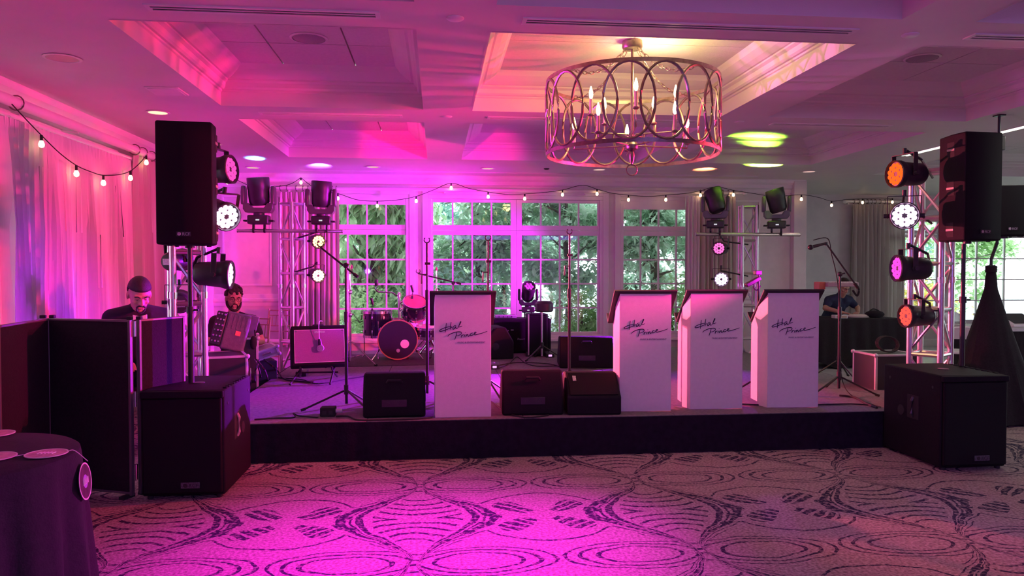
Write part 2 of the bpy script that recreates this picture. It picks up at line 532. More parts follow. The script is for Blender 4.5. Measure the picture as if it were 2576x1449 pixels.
W = lambda px: at(px, 700, WY).x
ZT = lambda py: at(1300, py, WY).z
WIN = [(W(826) - .10, W(1030)), (W(1078), W(1516)), (W(1560), W(1560) + (W(1030) - W(826)) + .10)]
WZ0, WZ1 = ZT(852), ZT(492)
LWIN = (5.2, 6.05, WZ0, WZ1)
AWIN = [(8.45, 9.72), (9.80, 11.75)]
wall_far = wall('wall_far', XL - .2, STEP_X, WY, WY + .2, [(a, b, WZ0, WZ1) for a, b in WIN], 'x')
wall_left = wall('wall_left', XL - .2, XL, YB, WY, [LWIN, (6.35, 8.0, WZ0, WZ1)], 'y')
wall_annex = wall('wall_annex', STEP_X - .2, XR, AY, AY + .2, [(a, b, .45, 2.55) for a, b in AWIN], 'x')
wall('wall_return', STEP_X - .2, STEP_X, WY + .2, AY, [], 'y')
wall('wall_right', XR, XR + .2, YB, AY, [(4.2, 6.9, .46, 2.55), (8.0, 10.7, .46, 2.55)], 'y')  # unseen openings added to let more daylight into the annex
wall('wall_back', XL, XR, YB - .2, YB, [], 'x')

# crown, rail, base and panel mouldings
def run_x(name, x0, x1, y, prof, m=TRIM):
    smesh(name, MB().prism([(y - d, z) for d, z in prof], x0, x1, 'x'), m)
CROWN = [(0, SOF - .20), (.02, SOF - .20), (.03, SOF - .15), (.055, SOF - .13), (.06, SOF - .08), (.10, SOF - .05), (.12, SOF - .015), (.12, SOF - .0), (0, SOF - .0)]
RAIL = [(0, .95), (.015, .95), (.02, 1.0), (.04, 1.02), (.045, 1.05), (.02, 1.07), (.015, 1.12), (.012, 1.13), (0, 1.13)]
BASE = [(0, .012), (.02, .012), (.02, .12), (.01, .15), (0, .15)]
run_x('trim_1', XL + .001, STEP_X - .001, WY - .001, CROWN)
run_x('trim_2', XL + .001, WIN[0][0] - .05, WY - .001, RAIL)
run_x('trim_3', WIN[2][1] + .05, 5.25, WY - .001, RAIL)
run_x('trim_4', STEP_X + .001, 8.4, AY - .001, RAIL)
run_x('baseboard_far', XL + .001, 5.25, WY - .001, BASE)
run_x('baseboard_annex', STEP_X + .001, XR - .001, AY - .001, BASE)
smesh('trim_5', MB().prism([(XL + d + .001, z) for d, z in CROWN], YB + .01, WY - .13, 'y'), TRIM)
smesh('baseboard_left', MB().prism([(XL + d + .001, z) for d, z in BASE], YB + .01, WY - .03, 'y'), TRIM)
pil = smesh('trim_6', MB().bx(W(1987), STEP_X + .02, WY - .12, WY - .001, 0.013, SOF - .002), WALLPAPER, bevel=.008)
for nm, x0, x1, z0, z1 in (('trim_7', -3.17, -2.45, 1.25, 2.60), ('trim_8', -2.38, -1.93, 1.25, 2.60), ('trim_9', 4.62, 5.15, 1.25, 2.60)):
    mb = MB()
    for t in ((x0, x1, z0, z0 + .03), (x0, x1, z1 - .03, z1), (x0, x0 + .03, z0 + .03, z1 - .03), (x1 - .03, x1, z0 + .03, z1 - .03)):
        mb.bx(t[0], t[1], WY - .016, WY - .001, t[2], t[3])
    smesh(nm, mb, TRIM, bevel=.005)

# windows: frame, sashes, muntins, panes
pane_cache = {}
WN = [0]
def window(base, rotz, x0, x1, z0, z1, sashes, tz, lz, rows=4, cols=4, shade=0.0, th=.10):
    """local: x along the wall, y through it (0 = inner face, negative into the room)"""
    WN[0] += 1
    root = struct('window_%d' % WN[0], base, rotz)
    mb = MB()
    mb.bx(x0, x1, -.02, th, z1 - .06, z1); mb.bx(x0, x1, -.02, th, z0, z0 + .06)
    mb.bx(x0, x0 + .05, -.02, th, z0 + .06, z1 - .06); mb.bx(x1 - .05, x1, -.02, th, z0 + .06, z1 - .06)
    mb.build('window_frame', TRIM, root, bevel=.006, smooth=False)
    MB().bx(x0 - .06, x1 + .06, -.09, .02, z0 - .04, z0 + .002).build('window_sill', TRIM, root, bevel=.008)
    mc = MB()
    mc.bx(x0 - .09, x0, -.03, 0, z0 - .0, z1 + .09); mc.bx(x1, x1 + .09, -.03, 0, z0, z1 + .09); mc.bx(x0, x1, -.03, 0, z1, z1 + .09)
    mc.build('window_casing', TRIM, root, bevel=.006, smooth=False)
    mid = (tz[0] + lz[1]) / 2
    edges = [x0 + .05] + [(sashes[i][1] + sashes[i + 1][0]) / 2 for i in range(len(sashes) - 1)] + [x1 - .05]
    for i, (a, b) in enumerate(sashes):
        e0, e1 = edges[i] + .002, edges[i + 1] - .002
        for (g0, g1, o0, o1, rr) in ((tz[0], tz[1], mid + .002, z1 - .062, 1), (lz[0], lz[1], z0 + .062, mid - .002, rows)):
            f = MB()
            f.bx(e0, a, .01, .06, o0, o1); f.bx(b, e1, .01, .06, o0, o1)
            f.bx(a, b, .01, .06, o0, g0); f.bx(a, b, .01, .06, g1, o1)
            f.build('sash_frame', TRIM, root, bevel=.004, smooth=False)
            pw, ph = (b - a) / cols, (g1 - g0) / rr
            for c in range(1, cols): MB().bx(a + pw * c - .011, a + pw * c + .011, .012, .056, g0, g1).build('muntin', TRIM, root, smooth=False)
            for r in range(1, rr): MB().bx(a, b, .014, .054, g0 + ph * r - .011, g0 + ph * r + .011).build('muntin', TRIM, root, smooth=False)
            for c in range(cols):
                for r in range(rr):
                    key = (round(pw, 3), round(ph, 3))
                    if key not in pane_cache:
                        pane_cache[key] = MB().bx(0, pw - .018, 0, .004, 0, ph - .018).mesh('pane')
                        pane_cache[key].materials.append(GLASS)
                    obj('pane', pane_cache[key], None, root, smooth=False, loc=(a + pw * c + .009, .033, g0 + ph * r + .009))
    if shade:
        MB().bx(x0 + .05, x1 - .05, -.015, -.009, z1 - .06 - shade, z1 - .06).build('roller_shade', TRIM, root, smooth=False)
    return root
tz, lz = (ZT(567), ZT(510)), (ZT(836), ZT(592))
B = (0, WY, 0)
window(B, 0, WIN[0][0], WIN[0][1], WZ0, WZ1, [(W(826), W(1020))], tz, lz, shade=.10)
window(B, 0, WIN[1][0], WIN[1][1], WZ0, WZ1, [(W(1090), W(1285)), (W(1313), W(1503))], tz, lz)
window(B, 0, WIN[2][0], WIN[2][1], WZ0, WZ1, [(W(1567), W(1567) + W(1020) - W(826))], tz, lz, shade=.14)
AX = lambda px: at(px, 700, AY).x
az0, az1 = at(2450, 808, AY).z, at(2450, 598, AY).z
window((0, AY, 0), 0, 8.45, 9.72, .45, 2.55, [(8.56, 9.64)], (az1 + .14, az1 + .30), (az0, az1), rows=4, cols=2)
window((0, AY, 0), 0, 9.80, 11.75, .45, 2.55, [(9.90, 11.65)], (az1 + .14, az1 + .30), (az0, az1), rows=4, cols=3)
# left wall window (local x runs along -Y)
window((XL, 0, 0), PI / 2, 5.2, 6.05, WZ0, WZ1, [(5.28, 5.97)], tz, lz)
window((XL, 0, 0), PI / 2, 6.35, 8.0, WZ0, WZ1, [(6.45, 7.9)], tz, lz)

window((XR, 0, 0), -PI / 2, -6.9, -4.2, .46, 2.55, [(-6.8, -5.6), (-5.5, -4.3)], tz, lz)  # this and the next: unseen windows added to brighten the annex
window((XR, 0, 0), -PI / 2, -10.7, -8.0, .46, 2.55, [(-10.6, -9.4), (-9.3, -8.1)], tz, lz)

# ceiling fittings --------------------------------------------------------
def air_vent(a, b, y, label, wd=.11):
    t = thing('air_vent', label, 'air vent', ((a + b) / 2, y, SOF), 0, 'slot air vents in the ceiling beams')
    L = (b - a) / 2
    f = MB()
    f.bx(-L, L, -wd / 2, -wd / 2 + .025, -.008, .0); f.bx(-L, L, wd / 2 - .025, wd / 2, -.008, 0)
    f.bx(-L, -L + .025, -wd / 2 + .025, wd / 2 - .025, -.008, 0); f.bx(L - .025, L, -wd / 2 + .025, wd / 2 - .025, -.008, 0)
    f.build('vent_frame', TRIM, t, smooth=False)
    MB().bx(-L + .025, L - .025, -wd / 2 + .025, wd / 2 - .025, -.003, -.001).build('dark_slot', RUBBER, t, smooth=False)
    for k in (-.007,):
        MB().bx(-L + .025, L - .025, k, k + .012, -.008, -.003).build('slat', TRIM, t, smooth=False)
air_vent(-1.56, -.31, 4.24, 'long slot air vent in the near ceiling beam, left of the centre beam')
air_vent(.49, 2.49, 4.25, 'longest slot air vent, in the near ceiling beam above the chandelier')
air_vent(3.23, 4.6, 4.26, 'slot air vent in the near ceiling beam at the top right corner')
air_vent(-1.60, -.31, 7.0, 'slot air vent in the second ceiling beam, left of the centre beam')
air_vent(.48, 2.5, 6.98, 'slot air vent in the second ceiling beam, behind the chandelier')
air_vent(3.25, 4.48, 7.0, 'slot air vent in the second ceiling beam, above the green lit corner')
air_vent(-1.94, 4.88, 10.95, 'thin ceiling slot running above the whole far window wall', .075)

GLOWWARM = glow('warm_lamp', (1, .72, .42), 1.6)
GLOWDIM = glow('dim_lamp', (1, .62, .55), .85)
UNLIT = mat('unlit_lamp_bowl', (.45, .36, .36), .3, metal=.4)
def downlight(p, m, label, r=.085):
    t = thing('recessed_light', label, 'ceiling light', (p[0], p[1], SOF), 0, 'round recessed ceiling lights')
    MB().lathe([(r, 0), (r + .018, -.004), (r + .018, -.007), (r, -.009), (r - .004, -.004)], 24, cap=False).build('trim_ring', TRIM, t)
    MB().lathe([(r - .004, -.003), (r - .004, -.0055)], 24).build('lens', m, t)
    if m != UNLIT: spot('recessed_lamp', (p[0], p[1], SOF - .02), (p[0], p[1], 0), (1, .62, .5), 6, 100, .6, .06)
downlight(atz(157, 145, SOF), UNLIT, 'unlit round recessed ceiling light at the far left, nearest the camera', .10)
downlight(atz(397, 282, SOF), GLOWWARM, 'warm lit recessed ceiling light above the left loudspeaker')
downlight(atz(537, 362, SOF), GLOWDIM, 'recessed ceiling light just right of the left loudspeaker top')
downlight(atz(636, 421, SOF), GLOWDIM, 'recessed ceiling light behind the blue ceiling beam spot')
downlight(atz(938, 419, SOF), GLOWDIM, 'recessed ceiling light above the left far window')
downlight(atz(1227, 423, SOF), GLOWDIM, 'recessed ceiling light above the middle of the double window')
downlight(atz(1507, 426, SOF), GLOWDIM, 'recessed ceiling light below the chandelier left half')
downlight(atz(2035, 431, SOF), GLOWDIM, 'recessed ceiling light above the right corner pilaster')
def cap(p, label, r, h, m=TRIM):
    o = MB().lathe([(r, 0), (r, -h * .4), (r * .8, -h), (.01, -h)], 20).build('smoke_detector', m)
    o.location = (p[0], p[1], SOF)
    tag(o, label, 'sensor', 'round caps on the ceiling beams')
cap(atz(1145, 45, SOF), 'white round sprinkler cap on the near end of the centre ceiling beam', .05, .012)
cap(atz(2290, 87, SOF), 'white round sprinkler cap on the right ceiling beam', .05, .012)
cap(atz(1125, 293, SOF), 'small white sprinkler cap at the second beam crossing', .045, .010)
cap(atz(1375, 424, SOF), 'tiny dark sensor cap between the far recessed lights', .04, .012, RUBBER)
cap(atz(1860, 306, SOF), 'small white sprinkler cap right of the chandelier rim', .045, .010)
t = thing('square_light', 'pale square ceiling light panel beside the left coffers', 'ceiling light', atz(420, 228, SOF))
MB().bx(-.13, .13, -.13, .13, -.010, 0).build('frame', TRIM, t, bevel=.004)
MB().bx(-.11, .11, -.11, .11, -.013, -.010).build('diffuser', WHITEPLASTIC, t)
for p, z, lb in ((atz(777, 95, COF), COF, 'round speaker grille in the left coffer ceiling'), (atz(2320, 145, COF), COF, 'round speaker grille in the right coffer ceiling')):
    t = thing('ceiling_speaker', lb, 'speaker', (p[0], p[1], z - .0), 0, 'ceiling speakers')
    MB().lathe([(.125, 0), (.14, -.002), (.14, -.006), (.122, -.010)], 28, cap=False).build('rim', TRIM, t)
    MB().lathe([(.12, -.004), (.11, -.012), (.01, -.014)], 28).build('grille', mat('grey_grille', (.40, .36, .38), .6, var=.3, scale=300), t)
t = thing('linear_light', 'long glowing double slot light in the ceiling behind the right loudspeaker', 'ceiling light', (5.82, 0, SOF))
MB().bx(-.05, .05, 5.0, 8.8, -.006, 0).build('housing', TRIM, t, smooth=False)
LINE = glow('line_lamp', (1, 1, .82), 2.2)
for a, b in ((5.0, 7.22), (7.34, 8.78)):
    for s in (-1, 1): MB().bx(s * .027 - .013, s * .027 + .013, a, b, -.010, -.006).build('light_strip', LINE, t, smooth=False)
area('linear_lamp', (5.82, 6.9, SOF - .012), (5.82, 6.9, 0), (1, .95, .85), 26, 3.6, .06).rotation_euler = (0, 0, PI / 2)
t = thing('bracket', 'black curved bracket hanging from the ceiling beside the right loudspeaker', 'bracket', at(2513, 352, 6.4))
h = t.location.z
MB().bx(-.035, .035, -.04, .04, SOF - h - .012, SOF - h).build('ceiling_plate', BLACKMETAL, t)
MB().tube([(0, 0, SOF - h - .01), (0, 0, .03)], .012, 8).build('drop_rod', BLACKMETAL, t)
MB().bx(-.028, .034, -.04, .04, -.10, .03).build('head_box', BLACKPLASTIC, t, bevel=.006)
MB().tube(smooth_pts([(0, 0, -.09), (-.01, 0, -.13), (-.05, 0, -.17), (-.12, 0, -.21)]), .016, 8).build('curved_arm', BLACKMETAL, t)

# stage ------------------------------------------------------------------
SX0, SX1, SY0, SY1, SZ = -1.79, 4.42, 5.87, 11.0, .31
t = thing('stage', 'low black skirted stage platform with grey carpet top', 'stage', ((SX0 + SX1) / 2, SY0, 0))
ox = t.location.x
cols = [SX0 + (SX1 - SX0) * i / 5 for i in range(6)]
rows = [SY0 + (SY1 - SY0) * i / 2 for i in range(3)]
for i in range(5):
    for j in range(2):
        MB().bx(cols[i] - ox + .002, cols[i + 1] - ox - .002, rows[j] - SY0 + .002, rows[j + 1] - SY0 - .002, SZ - .06, SZ).build('deck_panel', STAGECARPET, t, bevel=.004)
def skirt_pts(a, b, n, amp):
    return [(a + (b - a) * i / n, amp * math.sin(i * 1.9) * (.6 + .4 * math.sin(i * .37))) for i in range(n + 1)]
def skirt(pa, pb, n):
    pa, pb = Vector(pa), Vector(pb)
    d = (pb - pa).normalized(); nrm = Vector((d.y, -d.x, 0))
    vs, fs = [], []
    for i in range(n + 1):
        wv = .006 * math.sin(i * 1.7) * (.5 + .5 * math.sin(i * .31))
        p = pa.lerp(pb, i / n)
        for z, k in ((SZ - .004, .1), (SZ - .05, .4), (.15, .9), (.006, 1.3)):
            q = p + nrm * (.012 + wv * k); vs.append((q.x, q.y, z))
    for i in range(n):
        fs += [(4 * i + k, 4 * i + k + 1, 4 * i + 5 + k, 4 * i + 4 + k) for k in range(3)]
    return MB().add(vs, fs)
skirt((SX0 - ox, 0, 0), (SX1 - ox, 0, 0), 130).build('front_skirt', SKIRT, t)
skirt((SX0 - ox, SY1 - SY0, 0), (SX0 - ox, 0, 0), 90).build('side_skirt', SKIRT, t)
skirt((SX1 - ox, 0, 0), (SX1 - ox, SY1 - SY0, 0), 90).build('side_skirt', SKIRT, t)
for i in range(6):
    for y in (.25, 2.5, 4.9): MB().cyl((cols[i] - ox + (.1 if i < 5 else -.1), y, 0), (cols[i] - ox + (.1 if i < 5 else -.1), y, SZ - .06), .02, n=8).build('leg', ALU, t)

# curtains, rods -----------------------------------------------------------
def curtain(name, label, p0, p1, z0, z1, pleats, amp, m, group, flare=1.0, head=.10):
    p0, p1 = Vector((p0[0], p0[1], 0)), Vector((p1[0], p1[1], 0))
    d = (p1 - p0); L = d.length; d.normalize(); nrm = Vector((d.y, -d.x, 0))
    t = thing(name, label, 'curtain', (p0 + p1) / 2, 0, group)
    c = t.location
    n = pleats * 8
    zs = [z1, z1 - head * .5, z1 - head, z1 - head * 2.2, z1 - .8, (z0 + z1) / 2, z0 + .5, z0]
    vs, fs = [], []
    for i in range(n + 1):
        u = i / n
        jit = .25 * math.sin(u * 31.0) + .2 * math.sin(u * 13.3 + 1)
        for k, z in enumerate(zs):
            q = min(1, (z1 - z) / .7)
            ph = u * pleats * 2 * PI + jit * 2 * q + .35 * math.sin(z * 2.1 + u * 9)
            a = amp * (.55 + .45 * q) * (1 + .3 * math.sin(u * 23 + k))
            off = a * (math.cos(ph) + .25 * math.cos(2.3 * ph + k * .4) * q)
            s = (u - .5) * L * (1 + (flare - 1) * q) + .3 * a * math.sin(ph * 1.0 + .5)
            p = (p0 + p1) / 2 + d * s + nrm * (off) - c
            vs.append((p.x, p.y, z))
    K = len(zs)
    for i in range(n):
        fs += [(i * K + k, i * K + k + 1, (i + 1) * K + k + 1, (i + 1) * K + k) for k in range(K - 1)]
    MB().add(vs, fs).build('fabric', m, t)
    hd = MB()
    for i in range(pleats):
        p = (p0 + p1) / 2 + d * ((i + .5) / pleats - .5) * L - c
        hd.cyl((p.x, p.y, z1 - head), (p.x, p.y, z1 + .005), .006, .012, 6)
    hd.build('pleat_heading', m, t)
    return t
def rod(name, label, p0, p1, r, rings, group=None):
    p0, p1 = Vector(p0), Vector(p1)
    t = thing(name, label, 'curtain rod', (p0 + p1) / 2, 0, group)
    c = t.location
    d = (p1 - p0).normalized()
    MB().cyl(p0 - c, p1 - c, r, n=14).build('pole', TRIM, t)
    for e, s in ((p0, -1), (p1, 1)):
        MB().sph(e - c + d * s * (r * 1.2), r * 1.7, 14, 10).build('finial', TRIM, t)
    nrm = Vector((-d.y, d.x, 0))
    if (nrm.x if abs(d.y) > .5 else nrm.y) * (1 if abs(d.x) > .5 else -1) < 0: nrm = -nrm
    for u in (.03, .35, .65, .97):
        b = p0.lerp(p1, u) - c
        wl = .135
        MB().bx(*( (b.x - .012, b.x + .012, b.y, b.y + wl) if abs(d.x) > .5 else (b.x - wl, b.x, b.y - .012, b.y + .012)), b.z - .055, b.z - .03).build('wall_bracket', TRIM, t)
    for q in rings:
        q = Vector(q) - c
        u, v = MB().frame(d)
        MB().tube([q + (u * math.cos(a) + v * math.sin(a)) * (r + .013) for a in [2 * PI * i / 14 for i in range(14)]], .006, 6, True).build('curtain_ring', NICKEL, t)
    return t
RZ = 2.70
yr = WY - .135
rx = lambda px: at(px, 460, yr).x
lr = [(rx(p), yr, RZ) for p in (705, 722, 745, 762, 775, 788, 800, 812, 820, 828, 836, 846)]
rr_ = [(rx(p), yr, RZ) for p in (1762, 1772, 1780, 1788, 1796, 1806, 1818, 1832, 1846)]
rod('curtain_rod', 'long pale curtain rod across the far window wall', (rx(690), yr, RZ), (rx(1868), yr, RZ), .026, lr + rr_)
curtain('drape', 'taupe pleated drape behind the far left truss tower', (rx(705), yr), (rx(852), yr), .34, RZ - .06, 11, .032, DRAPE, 'drapes on the far wall')
curtain('drape', 'taupe pleated drape behind the far right truss tower', (rx(1758), yr), (rx(1850), yr), .05, RZ - .06, 8, .032, DRAPE, 'drapes on the far wall')
curtain('sheer_curtain', 'narrow white sheer curtain at the right edge of the far windows', (rx(1722), yr - .02), (rx(1758), yr - .02), .05, RZ - .06, 4, .022, SHEER, None)
ya = AY - .135
ax_ = lambda px: at(px, 480, ya).x
rod('curtain_rod', 'short curtain rod above the grey drape by the right window', (ax_(2130), ya, 2.78), (ax_(2300), ya, 2.78), .026, [(ax_(p), ya, 2.78) for p in (2148, 2160, 2172, 2182, 2192, 2202, 2214, 2226, 2240)])
curtain('drape', 'tall grey pleated drape beside the right windows', (ax_(2146), ya), (ax_(2272), ya), .03, 2.72, 13, .035, DRAPE, 'drapes beside the right windows', 1.05)
xl = -3.13
rod('curtain_rod', 'thick curtain rod along the left wall under the ceiling', (xl, 2.5, 2.745), (xl, 9.3, 2.745), .042, [(xl, y, 2.745) for y in (5.95, 8.15, 8.35, 8.6, 8.8, 9.0, 9.2)])
smesh('trim_10', MB().cyl((xl - .05, 2.5, 2.655), (xl - .05, 8.3, 2.655), .02, n=12), TRIM)
curtain('sheer_curtain', 'wide pink lit sheer curtain covering the left wall window', (xl - .02, 8.06), (xl - .02, 5.80), .03, 2.62, 34, .042, SHEER, None, 1.0, .14)
curtain('drape', 'pleated drape beside the sheer curtain behind the left loudspeaker', (xl, 9.2), (xl, 8.15), .03, 2.70, 10, .035, DRAPE, None)

# ================================================================ STAGE LIGHTING
def truss(name, label, base, h, w=.27, rotz=0, arm=None, top_z=None):
    t = thing(name, label, 'truss tower', base, rotz, 'square truss towers')
    a = w / 2 - .026
    cs = [(-a, -a), (a, -a), (a, a), (-a, a)]
    MB().bx(-.15, .15, -.15, .15, 0, .012).build('base_plate', ALU, t, bevel=.003)
    for x, y in cs: MB().cyl((x, y, .012), (x, y, h), .026, n=12).build('chord', ALU, t)
    n = max(2, round((h - .1) / .42))
    st = (h - .08) / n
    for i in range(n + 1):
        z = .05 + st * i if i < n else h - .02
        for k in range(4):
            p, q = cs[k], cs[(k + 1) % 4]
            MB().cyl((p[0], p[1], z), (q[0], q[1], z), .018, n=8).build('rung', ALU, t)
    for i in range(n):
        z0, z1 = .05 + st * i, .05 + st * (i + 1)
        for k in range(4):
            p, q = cs[k], cs[(k + 1) % 4]
            if (i + k) % 2: p, q = q, p
            MB().cyl((p[0], p[1], z0 + .03), (q[0], q[1], z1 - .03), .013, n=7).build('diagonal_brace', ALU, t)
    # joint collars
    for x, y in cs: MB().cyl((x, y, h * .52), (x, y, h * .52 + .05), .031, n=12).build('collar', CHROME, t)
    return t

LENS_CELLS = [(0, 0)] + [(.038 * math.cos(i * PI / 3), .038 * math.sin(i * PI / 3)) for i in range(6)] + [(.072 * math.cos(i * PI / 6 + .26), .072 * math.sin(i * PI / 6 + .26)) for i in range(12)]
led_mesh = MB().lathe([(.0195, 0), (.0195, .006), (.014, .011), (.003, .013)], 8, ax='y').mesh('led')
def par_light(label, pos, aim, led_col, led_str, watts, lcol, angle, blend=.6, s=1.0, group='round LED par lamps on the truss towers', mount=None, beams=()):
    """body looks along local +Y"""
    t = thing('par_lamp', label, 'stage light', pos, 0, group)
    d = (Vector(aim) - Vector(pos)).normalized()
    t.rotation_euler = d.to_track_quat('Y', 'Z').to_euler()
    t.scale = (s, s, s)
    MB().lathe([(.03, -.17), (.075, -.165), (.09, -.14), (.095, -.06), (.10, .02), (.108, .05), (.112, .06), (.112, .10), (.104, .105), (.098, .085)], 20, ax='y').build('housing', BLACKPLASTIC, t)
    MB().lathe([(.100, .078), (.100, .082), (.004, .083)], 20, ax='y').build('lens_plate', BLACKMETAL, t)
    gm = glow('led_%s_%.1f' % (str([round(c, 2) for c in led_col]), led_str), led_col, led_str)
    if not any(m == gm for m in led_cache): led_cache.append(gm)
    key = gm.name
    if key not in led_mesh_by:
        me = led_mesh.copy(); me.materials.append(gm); led_mesh_by[key] = me
    for k, (x, y) in enumerate(LENS_CELLS):
        if k == 0: continue
        obj('led', led_mesh_by[key], None, t, loc=(x, .083, y))
    # double yoke bracket with knobs
    yk = MB()
    for sx in (-1, 1):
        yk.bx(sx * .122 - .003, sx * .122 + .003, -.02, .02, -.02, .16)
    yk.bx(-.122, .122, -.02, .02, .157, .163)
    yk.build('yoke', BLACKMETAL, t, bevel=.001)
    for sx in (-1, 1):
        MB().cyl((sx * .105, 0, 0), (sx * .15, 0, 0), .018, n=10).build('knob', BLACKPLASTIC, t)
    MB().cyl((0, 0, .16), (0, 0, .21), .016, n=10).build('clamp', BLACKMETAL, t)
    MB().bx(-.05, .05, -.178, -.168, -.03, .03).build('rear_panel', BADGE, t)
    for (tgt, bc, bw, ba, bb) in beams:
        o0 = Vector(pos) + d * (.125 * s)
        spot('par_beam', o0 + (Vector(tgt) - o0).normalized() * .05, tgt, bc, bw, ba, bb, .05)
    if mount is not None:
        M_ = t.rotation_euler.to_matrix()
        q = M_.transposed() @ ((Vector(mount) - Vector(pos)) / s)
        MB().tube([(0, -.0, .2), (0, -.1, .2) if q.z > .1 else (0, -.16, .12), tuple(q)], .011 / s, 6).build('mount_arm', BLACKMETAL, t)
    return t
led_cache, led_mesh_by = [], {}

T1 = at(470, 700, 6.02); T1.z = 0
T2 = at(735, 700, 10.35); T2.z = 0
T3 = at(1881, 700, 10.2); T3.z = 0
T4 = at(2342, 700, 6.12); T4.z = .31
truss('truss_tower', 'tall silver truss tower behind the left loudspeaker', T1, 2.45, .27, R(24))
truss('truss_tower', 'silver truss tower with red lit moving heads, left of the drum kit', T2, 2.40, .27, R(-33))
truss('truss_tower', 'silver truss tower behind the white music stands on the right', T3, at(1881, 518, 10.2).z, .25, R(-12))
truss('truss_tower', 'tall silver truss tower behind the right loudspeaker', T4, 2.06, .30, R(36))

MAG, PINK, HOT = (1, .10, .85), (1, .22, .75), (1, .05, .45)
# left near tower
par_light('par lamp with pink cells, topmost on the left truss tower, facing right', at(553, 428, 5.95), at(553, 428, 5.95) + Vector((1, -.22, .06)), (1, .08, .55), 1.1, 0, PINK, 60, mount=(T1.x, T1.y, 2.35), beams=[((2.64, 5.3, 3.02), (1, .05, .75), 480, 22, .6)])
par_light('bright white par lamp, second from top on the left truss tower', at(556, 538, 5.9), at(556, 538, 5.9) + Vector((.72, -.75, -.33)), (1, .62, 1), 9, 0, MAG, 60, mount=(T1.x, T1.y, 1.95), beams=[((2.9, 5.2, .9), (.8, .10, 1), 70, 62, .9), ((2.35, 4.15, 0), (.6, .05, 1), 170, 14, .8)])
par_light('dark par lamp seen from its side, lowest right on the left truss tower', at(548, 690, 5.95), at(548, 690, 5.95) + Vector((1, .0, -.05)), (1, .5, .95), 3, 0, MAG, 60, mount=(T1.x, T1.y, 1.4), beams=[((.0, 9.7, 3.02), (1, .0, .24), 760, 28, .4), ((.3, 11.4, 1.5), (.45, .03, 1), 230, 44, .8)])
par_light('dark par lamp inside the left truss tower just below the loudspeaker', at(447, 655, 6.05), at(447, 655, 6.05) + Vector((.2, 1, .1)), (1, .3, .7), .3, 0, MAG, 50, s=.8)
par_light('dark par lamp inside the left truss tower above the folding screen', at(452, 760, 6.05), at(452, 760, 6.05) + Vector((-.3, 1, .05)), (1, .3, .7), .3, 0, MAG, 50, s=.85)
# far left tower
par_light('glowing amber par lamp, upper one right of the far left truss tower', at(797, 607, 10.1), at(803, 607, 10.1) + Vector((.45, -1, -.10)), (1, .50, .12), 7, 0, HOT, 50, s=.85, mount=(T2.x, T2.y, 1.9), beams=[((2.4, 6.25, .95), (1, .11, .18), 3200, 40, .5)])
par_light('glowing warm white par lamp, lower one right of the far left truss tower', at(796, 692, 10.1), at(803, 692, 10.1) + Vector((.5, -1, -.12)), (1, .55, .38), 9, 0, HOT, 50, s=.85, mount=(T2.x, T2.y, 1.45), beams=[((1.6, 6.4, .6), (1, .08, .2), 800, 42, .8)])
# far right tower
par_light('pink celled par lamp, upper one left of the far right truss tower', at(1813, 625, 9.95), at(1806, 625, 9.95) + Vector((-.8, -1, 0)), (1, .14, .50), 1.6, 0, MAG, 50, s=.85, mount=(T3.x, T3.y, 1.85), beams=[((-2.6, 11.4, 1.4), (.86, .01, 1), 1900, 54, .8)])
par_light('dazzling violet white par lamp, lower one left of the far right truss tower', at(1814, 702, 9.9), at(1813, 702, 9.95) + Vector((-.35, -1, -.04)), (1, .6, 1), 14, 0, MAG, 50, s=.9, mount=(T3.x, T3.y, 1.4), beams=[((-1.35, 6.9, .25), (.46, .01, 1), 8500, 34, .9), ((-1.9, 11.3, 2.45), (.10, .04, 1), 900, 22, .3), ((2.75, 6.9, .3), (.5, .01, 1), 260, 44, .8)])
# right near tower
par_light('orange celled par lamp, topmost on the right truss tower', at(2276, 438, 5.75), at(2276, 438, 5.75) + Vector((-1, -.12, -.02)), (1, .10, .012), 1.7, 0, HOT, 60, mount=(T4.x, T4.y, 2.3), beams=[((-3.2, 5.6, 1.9), (1, .01, .08), 1050, 66, .9), ((-1.9, 10.15, 2.35), (1, .01, .03), 900, 14, .6)])
par_light('dazzling white magenta par lamp, second on the right truss tower', at(2274, 543, 5.75), at(2262, 543, 5.75) + Vector((-.55, -1, -.06)), (1, .6, .95), 14, 0, MAG, 60, mount=(T4.x, T4.y, 1.9), beams=[((-3.2, 7.2, 1.6), (1, .01, .30), 1300, 56, .9), ((-.7, 3.5, 0), (1, .0, .95), 900, 34, .9)])
par_light('magenta celled par lamp seen from the side, third on the right truss tower', at(2284, 675, 5.8), at(2284, 675, 5.8) + Vector((-1, .12, 0)), (1, .07, .70), 1.3, 0, MAG, 60, mount=(T4.x, T4.y, 1.5), beams=[((-1.9, 11.2, 2.3), (1, .02, .9), 900, 40, .9)])
par_light('red celled par lamp, lowest inside the right truss tower', at(2300, 795, 6.0), at(2300, 795, 6.0) + Vector((-1, -.05, 0)), (1, .08, .06), 1.5, 0, HOT, 60, s=.9, mount=(T4.x, T4.y, 1.1), beams=[((-1.6, 11.2, 1.1), (1, .05, .06), 1700, 24, .7)])

